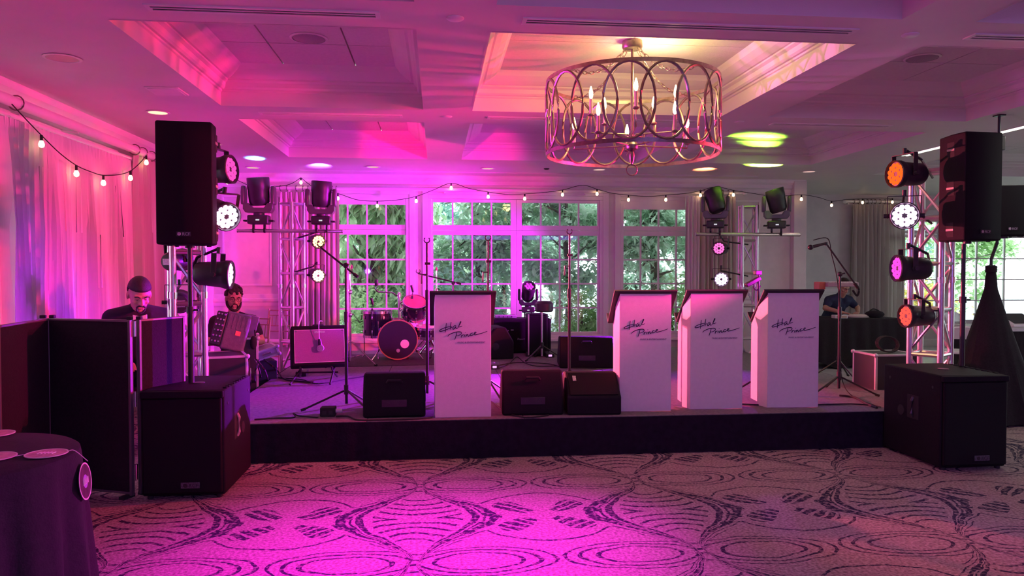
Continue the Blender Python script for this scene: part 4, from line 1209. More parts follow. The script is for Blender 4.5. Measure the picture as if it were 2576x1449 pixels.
KP = Vector((at(998, 858, 9.72).x, 9.9, SZ + .275))
kt = drum('bass_drum', 'black bass drum with round white port on its front head', KP, .252, .38, (R(90), 0, R(4)), HEADSKIN, HOOPWOOD, 8)
# local +z looks towards -Y (the audience)
MB().lathe([(.056, .1965), (.056, .198), (.01, .1985)], 24, (.09, -.055, 0)).build('port_patch', mat('white_patch', (.72, .70, .72), .5), kt)
MB().lathe([(.024, .1965), (.024, .1985), (.003, .199)], 16, (.005, -.14, 0)).build('emblem', BADGE, kt)
for sx in (-1, 1):
    MB().tube([(sx * .22, -.12, .06), (sx * .33, -.262, .14)], .008, 6).build('spur', CHROME, kt)
MB().bx(-.06, .06, -.275, -.24, -.05, .08).build('cradle', RUBBER, kt)
FT = at(950, 815, 10.05)
ft = drum('floor_tom', 'black floor tom with chrome rim, left of the bass drum', (FT.x, FT.y, FT.z), .185, .33, (0, 0, .3), tint=None)
for k in range(3):
    a = R(20 + 120 * k)
    MB().tube([(.20 * math.cos(a), .20 * math.sin(a), .05), (.20 * math.cos(a), .20 * math.sin(a), -FT.z + SZ + .04), (.225 * math.cos(a), .225 * math.sin(a), -FT.z + SZ + .012)], .007, 6).build('leg', CHROME, ft)
TT = at(1043, 776, 9.85)
PINKHEAD = mat('clear_rose_head', (.62, .16, .22), .25)
rt_ = drum('rack_tom', 'black rack tom tilted towards the player, above the bass drum', TT, .155, .21, (R(32), R(6), 0), PINKHEAD)
TT2 = at(1000, 768, 10.0)
TT2.z -= .02
# holder
th_ = thing('tom_holder', 'chrome double tom holder rising from the bass drum', 'stand', (KP.x + .02, KP.y + .02, KP.z + .252))
MB().cyl((0, 0, -.005), (0, 0, .36), .012, n=10).build('post', CHROME, th_)
MB().tube([(0, 0, .30), (-.09, -.02, .355), (-.27, -.02, .36)], .009, 8).build('arm', CHROME, th_)
MB().tube([(0, 0, .20), (.05, -.02, .24), (TT.x - KP.x - .17, TT.y - KP.y - .02, TT.z - KP.z - .252)], .010, 8).build('arm', CHROME, th_)
MB().lathe([(.022, -.02), (.022, .03), (.012, .04)], 10, (0, 0, .30)).build('clamp', CHROME, th_)
MB().tube([(-.27, -.02, .36), (-.30, -.02, .40), (-.29, -.02, .48)], .012, 8).build('mic_bracket', CHROME, th_)
MB().lathe([(.02, .44), (.024, .46), (.024, .52), (.012, .53)], 12, (-.29, -.02, 0)).build('clip_microphone', BLACKPLASTIC, th_)
# clip-on tom mics, each standing on its drum rim
def tom_mic(label, p):
    t = thing('clip_microphone', label, 'microphone', p, 0, 'clip microphones on the drums')
    MB().tube([(0, 0, 0), (.0, .0, .05), (.015, 0, .09)], .005, 6).build('gooseneck', BLACKMETAL, t)
    MB().bx(-.012, .012, -.012, .012, -.01, .03).build('rim_clamp', BLACKPLASTIC, t, bevel=.003)
    MB().cyl((.012, 0, .08), (-.01, -.01, .17), .014, .018, 10).build('capsule', BLACKPLASTIC, t)
tom_mic('black clip microphone standing up from the rack tom rim', at(1037, 750, 9.85))
tom_mic('small clip microphone on the floor tom rim', at(936, 782, 10.0))
# snare with stand
SP = at(1073, 842, 9.75)
sn = drum('snare_drum', 'dark snare drum half hidden behind the microphone stand', (SP.x + .02, SP.y + .1, SP.z + .03), .165, .13, (R(6), 0, 0), PINKHEAD)
def chrome_tripod(name, label, base, h, r, a0, arm=None):
    t = thing(name, label, 'drum hardware', base, 0, 'chrome drum hardware stands')
    for k in range(3):
        a = R(a0 + 120 * k)
        c, s = math.cos(a), math.sin(a)
        for o in (-.006, .006):
            MB().tube([(.016 * c - o * s, .016 * s + o * c, .30), (r * c - o * s, r * s + o * c, .02)], .006, 6).build('leg', CHROME, t)
        MB().tube([(.01 * c, .01 * s, .10), (r * .55 * c, r * .55 * s, .145)], .006, 6).build('leg_brace', CHROME, t)
        MB().tube([(r * .95 * c, r * .95 * s, .022), (r * 1.05 * c, r * 1.05 * s, .014)], .014, 6).build('rubber_foot', RUBBER, t)
    MB().cyl((0, 0, .06), (0, 0, min(.62, h)), .014, n=10).build('lower_tube', CHROME, t)
    if h > .65:
        MB().cyl((0, 0, .6), (0, 0, h), .010, n=10).build('upper_tube', CHROME, t)
        for z in (.62, h * .80): MB().lathe([(.018, z - .02), (.022, z - .01), (.022, z + .025), (.014, z + .035)], 10).build('collar', CHROME, t)
        MB().tube([(0, 0, .63), (.045, 0, .63)], .006, 6).build('wing_bolt', CHROME, t)
        if arm:
            MB().tube([(0, 0, h), tuple(arm)], .008, 8).build('cymbal_arm', CHROME, t)
            MB().lathe([(.018, 0), (.018, .02), (.006, .05)], 10, tuple(arm)).build('felt_mount', mat('felt', (.35, .2, .15), .9), t)
    else:
        for k in range(3):
            a = R(a0 + 60 + 120 * k)
            MB().tube([(0, 0, h), (.15 * math.cos(a), .15 * math.sin(a), h + .03), (.165 * math.cos(a), .165 * math.sin(a), h + .06)], .006, 6).build('basket_arm', CHROME, t)
    return t
c1 = atz(895, 905, SZ)
chrome_tripod('cymbal_stand', 'tall chrome cymbal stand without cymbal, left of the floor tom', (c1.x, 9.3, SZ), at(895, 690, 9.3).z - SZ, .34, 100, (.02, .0, at(895, 690, 9.3).z - SZ + .07))
chrome_tripod('snare_stand', 'low chrome tripod stand under the snare drum', (SP.x + .02, SP.y + .1, SZ), SP.z + .03 - .065 - SZ - .055, .27, 60)
c2 = at(1098, 700, 10.2)
chrome_tripod('cymbal_stand', 'chrome cymbal stand behind the left edge of the centre music stand', (c2.x, 10.2, SZ), at(1098, 690, 10.2).z - SZ, .32, 15, (0, 0, at(1098, 690, 10.2).z - SZ + .05))
c3 = at(1005, 740, 10.45)
chrome_tripod('hi_hat_stand', 'chrome tripod stand just behind the tom holder', (c3.x, 10.5, SZ), at(1005, 752, 10.5).z - SZ, .27, 30, (0, 0, at(1005, 752, 10.5).z - SZ + .04))
t = thing('drum_stool', 'round black padded drum stool behind the centre music stand', 'stool', (at(1090, 815, 10.62).x, 10.62, SZ))
hs = at(1090, 818, 10.62).z - SZ
MB().lathe([(.15, hs - .06), (.17, hs - .05), (.175, hs - .02), (.15, hs + .01), (.02, hs + .015)], 24).build('seat', BLACKCLOTH, t)
MB().cyl((0, 0, .1), (0, 0, hs - .05), .014, n=10).build('post', CHROME, t)
for k in range(3):
    a = R(30 + 120 * k)
    MB().tube([(0, 0, .28), (.22 * math.cos(a), .22 * math.sin(a), .015)], .010, 6).build('leg', CHROME, t)
t = tag(MB().bx(-.85, .85, -.72, .60, 0, .006).build('drum_rug', RUG, bevel=.002), 'dark rug lying under the drum kit', 'rug')
t.location = (KP.x + .12, KP.y + .05, SZ); t.rotation_euler = (0, 0, R(4))

# ================================================================ AMPLIFIERS
a0, a1 = at(738, 930, 8.0), at(866, 912, 8.0)
AW, AH = .57, .42
tA = thing('guitar_amplifier', 'guitar combo amplifier tilted back on a low stand, purple lit cloth front', 'amplifier', (at(802, 870, 8.0).x, 8.0, SZ))
zc = at(800, 872, 8.0).z - SZ
AMPM = Matrix.Translation((0, 0, zc)) @ Matrix.Rotation(R(14), 4, 'Z') @ Matrix.Rotation(R(-14), 4, 'X')
def am(mb): mb.M = AMPM; return mb
am(MB()).bx(-AW / 2, AW / 2, -.10, .15, -AH / 2, AH / 2).build('cabinet', BLACKCAB, tA, bevel=.015)
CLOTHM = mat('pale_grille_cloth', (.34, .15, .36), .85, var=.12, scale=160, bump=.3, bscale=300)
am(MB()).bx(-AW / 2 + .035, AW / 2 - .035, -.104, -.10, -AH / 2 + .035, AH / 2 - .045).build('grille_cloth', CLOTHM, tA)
PIPE = mat('white_piping', (.80, .74, .80), .5)
for x0, x1, z0, z1 in ((-AW / 2 + .03, AW / 2 - .03, AH / 2 - .05, AH / 2 - .044), (-AW / 2 + .03, AW / 2 - .03, -AH / 2 + .03, -AH / 2 + .036), (-AW / 2 + .03, -AW / 2 + .036, -AH / 2 + .03, AH / 2 - .044), (AW / 2 - .036, AW / 2 - .03, -AH / 2 + .03, AH / 2 - .044)):
    am(MB()).bx(x0, x1, -.108, -.10, z0, z1).build('piping', PIPE, tA)
for sx in (-1, 1):
    for sz in (-1, 1): am(MB()).lathe([(.010, -.104), (.008, -.110)], 8, (sx * (AW / 2 - .05), 0, sz * (AH / 2 - .06)), 'y').build('rivet', CHROME, tA)
am(MB()).bx(-.055, .055, -.110, -.104, AH / 2 - .082, AH / 2 - .062).build('name_plate', BADGE, tA)
am(MB()).tube([(-.06, .02, AH / 2), (-.05, .02, AH / 2 + .022), (.05, .02, AH / 2 + .022), (.06, .02, AH / 2)], .010, 8).build('handle', RUBBER, tA)
ts = thing('amplifier_stand', 'low folding stand carrying the guitar amplifier', 'stand', (tA.location.x, 8.0, SZ))
for sx in (-.2, .2):
    MB().tube([(sx - .05, -.26, .012), (sx * .8, .16, .20)], .011, 6).build('leg', BLACKMETAL, ts)
    MB().tube([(sx - .05, .30, .012), (sx * .8, -.16, zc - AH / 2 - .015), (sx * .8, -.19, zc - AH / 2 + .02)], .011, 6).build('leg', BLACKMETAL, ts)
MB().tube([(-.2, 0, .10), (.2, 0, .10)], .010, 6).build('cross_tube', BLACKMETAL, ts)
tm = thing('hanging_microphone', 'microphone hanging on its cable in front of the guitar amplifier', 'microphone', AMPM @ Vector((.0, -.135, .02)) + Vector(tA.location))
MB().tube(smooth_pts([(0, .16, .215), (.0, .02, .225), (-.01, -.0, .19), (-.005, 0, .03)], 5), .004, 6).build('cable', WHITEPLASTIC, tm)
MB().cyl((-.005, 0, .04), (.005, 0, -.03), .016, .022, 12).build('body', BLACKPLASTIC, tm)
MB().lathe([(.034, -.035), (.036, .0), (.02, .02)], 16, (.008, -.0, -.055), 'y').build('head', BADGE, tm)
# bass rig at the back
def cab(name, label, x0, x1, y0, y1, h, parts=None, cat='amplifier'):
    t = thing(name, label, cat, ((x0 + x1) / 2, (y0 + y1) / 2, SZ))
    wd, dp = x1 - x0, y1 - y0
    MB().bx(-wd / 2, wd / 2, -dp / 2 + .02, dp / 2, .012, h).build('cabinet', BLACKCAB, t, bevel=.012)
    MB().bx(-wd / 2 + .02, wd / 2 - .02, -dp / 2, -dp / 2 + .02, .035, h - .025).build('grille', GRILLE, t, bevel=.004)
    for sx in (-1, 1):
        for sy in (-1, 1): MB().cyl((sx * wd * .42, sy * dp * .4, 0), (sx * wd * .42, sy * dp * .4, .012), .018, n=8).build('foot', RUBBER, t)
        for sz in (.03, h - .03):
            MB().bx(sx * wd / 2 - .03, sx * wd / 2 + .003, -dp / 2 + .017, -dp / 2 + .06, sz - .03, sz + .03).build('corner_guard', BLACKPLASTIC, t, bevel=.004)
    return t
cx0, cx1 = at(1240, 850, 10.35).x, at(1388, 850, 10.35).x
ch = at(1300, 803, 10.35).z - SZ
bc = cab('bass_cabinet', 'wide black bass cabinet standing before the double window', cx0, cx1, 10.4, 10.82, ch)
text_part('lettering', 'Fiseert', .038, BADGE, bc, (at(1312, 852, 10.35).x - (cx0 + cx1) / 2, -.214, at(1312, 856, 10.35).z - SZ), (PI / 2, 0, 0), .002)
MB().bx(-.16, -.12, -.216, -.21, ch - .16, ch - .15).build('clip_plate', BADGE, bc)
vx0, vx1 = at(1328, 850, 10.05).x, at(1377, 850, 10.05).x
vh = at(1350, 790, 10.05).z - SZ
vc = cab('tall_speaker', 'narrow upright black speaker with grey edge before the bass cabinet', vx0, vx1, 10.0, 10.34, vh)
MB().bx(-(vx1 - vx0) / 2 - .006, -(vx1 - vx0) / 2 + .012, -.178, -.165, .02, vh).build('edge_strip', ALU, vc)
mhp = at(1330, 780, 10.55)
mh_t = moving_head('unlit moving head lamp resting on the bass cabinet before the window', (mhp.x, 10.62, SZ + ch + .123), (R(38), R(6)), R(-4), mat('unlit_lens', (.42, .34, .40), .2, var=.4, scale=60), body=BLACKPLASTIC, s=.62)
mh_t['group'] = 'stage lamps not mounted on a tower'
mh_t.location.z = SZ + ch + .124 * .62
t = thing('amplifier', 'small amplifier head lying on the left half of the bass cabinet', 'amplifier', (at(1272, 800, 10.55).x, 10.6, SZ + ch))
MB().bx(-.15, .15, -.12, .12, .006, .045).build('case', mat('grey_case', (.34, .36, .40), .4), t, bevel=.004)
for k in range(4): MB().lathe([(.010, -.12), (.009, -.132)], 10, (-.1 + .06 * k, 0, .026), 'y').build('knob', BLACKPLASTIC, t)
for sx in (-1, 1): MB().cyl((sx * .12, 0, 0), (sx * .12, 0, .006), .012, n=8).build('foot', RUBBER, t)

# ================================================================ SMALL THINGS ON THE STAGE
def pedal(label, p, led=None, s=1.0):
    t = thing('foot_pedal', label, 'pedal', p, 0, 'small pedal boxes on the stage')
    t.scale = (s, s, s)
    MB().prism([(-.06, 0), (.06, 0), (.06, .055), (-.06, .04)], -.045, .045, 'x').build('case', BLACKPLASTIC, t, bevel=.005)
    MB().lathe([(.012, .05), (.012, .062), (.006, .064)], 10, (0, -.02, 0)).build('switch', CHROME, t)
    if led: MB().bx(-.018, .018, -.064, -.059, .012, .032).build('light', glow('pedal_led', (.85, .35, 1), 1.6), t, bevel=.004)
    return t
pedal('pedal box with a violet light just right of the centre music stand', atz(1243, 927, SZ), True, 1.3)
pedal('pedal box with a violet light at the foot of the bass cabinet', atz(1382, 898, SZ), True, 1.3)
pedal('dark pedal box under the guitar amplifier stand', atz(760, 945, SZ), False, 1.3)
t = thing('power_strip', 'black power box near the front left stage edge', 'power box', atz(826, 1046, SZ))
MB().bx(-.06, .06, -.05, .05, 0, .075).build('case', RUBBER, t, bevel=.008)
MB().cyl((.06, 0, .04), (.11, .0, .04), .018, n=10).build('plug', WHITEPLASTIC, t)
for k in range(2): MB().bx(-.04 + .05 * k, -.01 + .05 * k, -.052, -.049, .02, .05).build('outlet', BLACKPLASTIC, t)
def cable(label, pts, r=.006, m=RUBBER, grp='cables on the stage floor'):
    o = MB().tube(smooth_pts(pts, 6), r, 6).build('cable', m)
    return tag(o, label, 'cable', grp)
g = lambda x, y, z=SZ + .007: atz(x, y, z)
cable('black cable along the front left stage edge', [g(640, 1055), g(690, 1052), g(740, 1050), g(738, 1040, SZ + .03), g(752, 1046), g(800, 1050)])
cable('black cable trailing from the power box towards the left wedge', [g(845, 1048), g(875, 1047), g(900, 1056), g(960, 1056), g(1040, 1054), g(1088, 1050)])
cable('black cable looping behind the pedal, centre stage', [g(1254, 927), g(1280, 915), g(1300, 898), g(1320, 912), g(1350, 921), g(1400, 920)])
cable('second black cable crossing the back of the stage', [g(1250, 920), g(1300, 912), g(1380, 915), g(1420, 924), g(1500, 926)])
cable('black cable between centre music stand and right wedge', [g(1236, 1010), g(1252, 1022), g(1268, 1035), g(1290, 1044), g(1330, 1050), g(1380, 1044)])
cable('black cable on the stage behind the rightmost music stand', [g(1860, 1016), g(1900, 1018), g(1940, 1020), g(2060, 1018), g(2140, 1016), g(2200, 1020)])
cable('bundle of black cables at the foot of the right boom stand', [g(2112, 995), g(2150, 1000), g(2180, 1016), g(2206, 1026)], .011)
cable('black cable below the guitar amplifier', [g(700, 950), g(760, 955), g(800, 965), g(880, 952), g(960, 940)])
cable('thick black cable hanging over the left stage corner', [at(665, 905, 8.2), at(690, 925, 7.9), g(700, 935), g(720, 955), g(790, 962)], .010)
for k, (x, y) in enumerate(((652, 930), (668, 936), (640, 945))):
    cable(['black cable drooping behind the left subwoofer', 'second black cable drooping behind the left subwoofer', 'third black cable drooping behind the left subwoofer'][k],
          [at(640 + 6 * k, 905, 7.25), at(x, y, 7.05), atz(x + 6, y + 35, .02), atz(x - 12, y + 50, .02), atz(x + 14, y + 44, .02)], .009, grp='cables beside the left stage edge')

# ================================================================ CHANDELIER
CHX, CHY = at(1590, 240, 5.57).x, 5.57
CZ0, CZ1, CR = 2.375, 2.915, .655
tc_ = thing('chandelier', 'large round iron drum chandelier with candle lamps and overlapping ovals', 'chandelier', (CHX, CHY, CZ0))
HH = CZ1 - CZ0
def band(r, z, h, th):
    return MB().lathe([(r - th, z - h / 2), (r, z - h / 2), (r, z + h / 2), (r - th, z + h / 2), (r - th, z - h / 2)], 64, cap=False)
band(CR, 0, .028, .008).build('bottom_ring', NICKEL, tc_); band(CR, HH, .028, .008).build('top_ring', NICKEL, tc_)
NO = 16
for k in range(NO):
    a0 = 2 * PI * k / NO + .1
    da = 2 * PI / NO * .70
    pts = []
    for i in range(28):
        q = 2 * PI * i / 28
        a = a0 + da * math.sin(q)
        pts.append(((CR - .004) * math.cos(a), (CR - .004) * math.sin(a), HH / 2 + (HH / 2 - .008) * math.cos(q)))
    MB().tube(pts, .0105, 6, True).build('oval_hoop', NICKEL, tc_)
CAN = COF - CZ0
MB().lathe([(.075, CAN), (.078, CAN - .045), (.07, CAN - .06), (.02, CAN - .062)], 24).build('canopy', NICKEL, tc_)
MB().cyl((0, 0, .10), (0, 0, CAN - .06), .011, n=10).build('stem', NICKEL, tc_)
for k in range(4):
    a = R(32 + 90 * k)
    p0, p1 = Vector((.06 * math.cos(a), .06 * math.sin(a), CAN - .06)), Vector(((CR - .01) * math.cos(a), (CR - .01) * math.sin(a), HH + .01))
    pts = sag(p0, p1, .10, 17)
    m = MB()
    for i in range(17):
        c, d = (pts[i] + pts[i + 1]) / 2, (pts[i + 1] - pts[i])
        u, v = m.frame(d); dn = d.normalized(); w_ = u if i % 2 else v
        m.tube([c + dn * (d.length * .68 * math.cos(q)) + w_ * (.011 * math.sin(q)) for q in [2 * PI * j / 10 for j in range(10)]], .0026, 5, True)
    m.build('chain', NICKEL, tc_)
CANDLE = mat('rose_candle_sleeve', (.70, .48, .42), .5)
BULB = glow('candle_bulb', (1, .74, .34), 14)
MB().lathe([(.012, .02), (.045, .04), (.05, .07), (.03, .10), (.015, .12)], 18).build('hub', NICKEL, tc_)
MB().lathe([(.015, .02), (.022, -.01), (.016, -.05), (.006, -.075)], 14).build('hub_finial', NICKEL, tc_)
MB().tube([(.042 * math.sin(q), 0, -.118 + .042 * math.cos(q)) for q in [2 * PI * j / 20 for j in range(20)]], .005, 6, True).build('hanging_ring', NICKEL, tc_)
for k in range(10):
    up_t = k % 2
    a = R(8 + 36 * k)
    rad, zb_, zt = ((.46, .075, .10), (.33, .16, .28))[up_t]
    c, s = math.cos(a), math.sin(a)
    arm = MB().tube([(.03 * c, .03 * s, zb_ - .01), (rad * c, rad * s, zb_ - .01), (rad * c, rad * s, zt)], .006, 6).build('arm', NICKEL, tc_)
    MB().lathe([(.012, zt - .01), (.026, zt), (.026, zt + .008), (.014, zt + .012)], 14, (rad * c, rad * s, 0)).build('candle_cup', NICKEL, arm)
    MB().cyl((rad * c, rad * s, zt + .01), (rad * c, rad * s, zt + .12), .0125, n=12).build('candle_sleeve', CANDLE, arm)
    MB().lathe([(.006, zt + .12), (.013, zt + .135), (.0165, zt + .155), (.012, zt + .185), (.004, zt + .215)], 12, (rad * c, rad * s, 0)).build('bulb', BULB, arm)
l = bpy.data.lights.new('chandelier_lamp', 'POINT'); l.energy = 20; l.color = (1, .74, .28); l.shadow_soft_size = .10
lo = bpy.data.objects.new('chandelier_lamp', l); C.objects.link(lo); lo.location = (CHX + .16, CHY, CZ0 + .58)

# ================================================================ STRING LIGHTS
SBULB = glow('string_bulb', (1, .62, .30), 9)
def string_light(label, knots, bulbs):
    """knots: 3D points of the cord; bulbs: (point, hang direction)"""
    P = smooth_pts(knots, 6)
    t = thing('string_light', label, 'string light', knots[0], 0, 'festoon string lights')
    o = Vector(knots[0])
    MB().tube([p - o for p in P], .0045, 5).build('cord', RUBBER, t)
    for b in bulbs:
        b = Vector(b)
        c = min(P, key=lambda q: (q - b).length) - o
        d = Vector((0, 0, -1))
        sk = MB().tube([c, c + d * .045], .011, 8).build('socket', RUBBER, t)
        m = MB(); m.M = Matrix.Translation(c)
        m.lathe([(.009, -.04), (.017, -.055), (.022, -.072), (.018, -.090), (.004, -.098)], 12).build('bulb', SBULB, t)
yl = lambda px, py, dx=.10: (lambda d: Vector((d[0] * ((XL + dx + .1) / d[0]), d[1] * ((XL + dx + .1) / d[0]), EYE + d[2] * ((XL + dx + .1) / d[0]))))(ray(px, py))
LX = .14
kn = [yl(30, 262, LX), yl(70, 305, LX), yl(104, 340, LX), yl(150, 385, LX), yl(192, 416, LX), yl(228, 432, LX), yl(260, 441, LX), yl(300, 439, LX), yl(328, 430, LX), yl(350, 412, LX), yl(368, 392, LX)]
string_light('string of bulbs sagging across the sheer curtain on the left wall', kn, [kn[2], kn[4], kn[6], kn[8], kn[10]])
wy = WY - .22
k2 = [at(400, 440, 9.2), at(480, 455, 10.2), at(572, 446, 10.9), at(640, 470, wy), at(720, 466, wy), at(757, 447, wy)]
string_light('string of bulbs running from behind the left loudspeaker to the curtain rod', k2, [k2[2], k2[5]])
k3 = [at(757, 447, wy), at(800, 478, wy), at(850, 487, wy), at(900, 503, wy), at(949, 506, wy), at(1000, 503, wy), at(1047, 494, wy), at(1090, 478, wy), at(1135, 461, wy), at(1180, 474, wy), at(1228, 483, wy), at(1275, 489, wy), at(1320, 488, wy), at(1370, 484, wy), at(1415, 478, wy), at(1465, 466, wy), at(1502, 476, wy), at(1540, 486, wy), at(1581, 491, wy), at(1630, 494, wy), at(1675, 491, wy), at(1720, 487, wy), at(1762, 480, wy), at(1800, 470, wy), at(1845, 479, wy)]
string_light('long string of bulbs across the tops of the far windows', k3, [k3[i] for i in (2, 4, 6, 8, 10, 12, 14, 16, 18, 20, 22, 24)])
k4 = [at(1845, 479, wy), at(1890, 486, wy), at(1950, 494, wy), at(2016, 490, wy - .05), at(2060, 497, 11.6), at(2092, 506, 12.2), at(2130, 502, 12.8), at(2170, 500, 13.15), at(2210, 498, 13.2), at(2245, 499, 13.2)]
string_light('string of bulbs between the right pilaster and the grey drape', k4, [k4[3], k4[5], k4[7], k4[9]])

# ================================================================ ROUND TABLE, LEFT FRONT
TX, TY, TR, TZ = -1.945, 3.20, .438, .74
t = thing('round_table', 'small round table hidden under a black tablecloth, left foreground', 'table', (TX, TY, 0))
MB().lathe([(TR - .01, TZ - .03), (TR, TZ - .02), (TR, TZ - .004), (TR - .01, TZ - .002), (.01, TZ - .002)], 40).build('tabletop', WOODGOLD, t)
MB().cyl((0, 0, .03), (0, 0, TZ - .03), .035, n=12).build('pedestal', BLACKMETAL, t)
MB().lathe([(.22, 0), (.22, .02), (.05, .04)], 24).build('base', BLACKMETAL, t)
NA = 96
prof = [(.02, TZ + .004), (TR * .6, TZ + .004), (TR - .008, TZ + .004), (TR + .006, TZ - .006), (TR + .012, TZ - .04), (TR + .016, TZ - .15), (TR + .028, .45), (TR + .042, .2), (TR + .055, .012)]
vs, fs = [], []
for k, (r, z) in enumerate(prof):
    q = max(0, (TZ - z) / TZ)
    for i in range(NA):
        a = 2 * PI * i / NA
        f = 1 + q ** .7 * (.055 * math.sin(a * 11 + .8 * math.sin(a * 3)) + .03 * math.sin(a * 23 + 1)) * (1 if q > .01 else 0)
        vs.append((r * f * math.cos(a), r * f * math.sin(a), z))
for k in range(len(prof) - 1): fs += [(k * NA + i, k * NA + (i + 1) % NA, (k + 1) * NA + (i + 1) % NA, (k + 1) * NA + i) for i in range(NA)]
fs.append(tuple(range(NA)))
TCLOTH = mat('black_tablecloth', (.018, .011, .017), .9, var=.2, scale=40, bump=.2, bscale=120)
tc2 = tag(MB().add(vs, fs).build('tablecloth', TCLOTH), 'black tablecloth falling to the carpet from the round table', 'tablecloth')
tc2.location = (TX, TY, 0)
# garland of round cards
gz = TZ + .010
D1 = atz(117, 1141, gz)
tg = thing('disc_garland', 'string of round pink cards lying over the black table edge', 'garland', D1)
def disc(name, rel, normal, r, m, mi, marks):
    n = Vector(normal).normalized()
    M_ = Matrix.Translation(rel) @ n.to_track_quat('Z', 'Y').to_matrix().to_4x4()
    q = MB(); q.M = M_; d = q.lathe([(r, -.0012), (r, .0012), (.002, .0014)], 40).build(name, m, tg)
    q = MB(); q.M = M_; q.lathe([(r - .006, .0012), (r - .006, .0024), (r, .0024), (r, .0012)], 40).build('card_rim', DISCEDGE, d)
    if marks:
        q = MB(); q.M = M_; q.lathe([(r * .36, .0015), (r * .36, .0022), (.002, .0023)], 28).build('centre_label', mi, d)
        for k in range(5):
            q = MB(); q.M = M_
            q.tube([((-.030 + .014 * k), -.012, .003), (-.026 + .014 * k, .014, .003)], .0026, 5); q.build('script_mark', DISCEDGE, d)
    return d
LILAC = mat('lilac_print', (.42, .22, .62), .6)
disc('round_card', (0, 0, 0), (0, 0, 1), .078, DISCM, mat('rose_print', (.78, .40, .48), .6), True)
p2_ = atz(-14, 1149, gz); disc('round_card', p2_ - D1, (0, 0, 1), .078, DISCM, DISCM, False)
p3_ = atz(-12, 1091, gz); disc('round_card', p3_ - D1, (0, 0, 1), .078, DISCM, DISCM, False)
dirn = Vector((.93, .36, 0)).normalized()
h4 = Vector((TX, TY, 0)) + Vector((math.cos(R(10)), math.sin(R(10)), 0)) * (TR + .036)
h4.z = TZ - .135
nrm4 = Vector((math.cos(R(8)), math.sin(R(8)), .10))
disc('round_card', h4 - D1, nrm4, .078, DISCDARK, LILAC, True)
edge = Vector((TX, TY, 0)) + Vector((math.cos(R(4)), math.sin(R(4)), 0)) * (TR + .014); edge.z = TZ + .004
STR = mat('pale_string', (.6, .5, .5), .8)
MB().tube(smooth_pts([p2_ - D1 + Vector((.078, 0, 0)), Vector((-.078, -.01, .001))], 4), .0018, 5).build('string', STR, tg)
MB().tube(smooth_pts([Vector((.07, .03, .001)), edge - D1 + Vector((0, 0, .004)), h4 - D1 + Vector((.012, 0, .085))], 4), .0018, 5).build('string', STR, tg)

# ================================================================ CHAIRS
def chiavari(label, pos, rotz):
    t = thing('banquet_chair', label, 'chair', pos, rotz, 'slim wooden banquet chairs')
    for sx in (-1, 1):
        MB().tube([(sx * .185, -.19, 0), (sx * .185, -.19, .44)], .013, 8).build('leg', WOODGOLD, t)
        MB().tube([(sx * .18, .20, 0), (sx * .175, .19, .44), (sx * .175, .21, .70), (sx * .17, .25, .92)], .013, 8).build('leg', WOODGOLD, t)
        MB().tube([(sx * .185, -.19, .2), (sx * .178, .195, .2)], .009, 6).build('stretcher', WOODGOLD, t)
    for z in (.12, .28): MB().tube([(-.185, -.19, z), (.185, -.19, z)], .009, 6).build('stretcher', WOODGOLD, t)
    MB().bx(-.20, .20, -.20, .20, .425, .45).build('seat', WOODGOLD, t, bevel=.008)
    MB().bx(-.19, .19, -.19, .18, .45, .49).build('cushion', CUSHION, t, bevel=.016, seg=3)
    for z, y in ((.60, .203), (.68, .21), (.90, .247), (.83, .235)): MB().tube([(-.17, y, z), (.17, y, z)], .009, 6).build('back_rail', WOODGOLD, t)
    for k in range(5):
        x = -.11 + .055 * k
        MB().tube([(x, .21, .68), (x, .235, .83)], .006, 6).build('spindle', WOODGOLD, t)
    return t
c_ = at(690, 858, 10.95)
chiavari('slim wooden chair with ivory cushion left of the far left truss tower', (c_.x, 10.85, 0), R(-14))
c_ = at(627, 800, 9.3)
chiavari('slim wooden chair behind the bearded man at the gear rack', (at(618, 800, 9.1).x, 9.05, 0), R(-28))

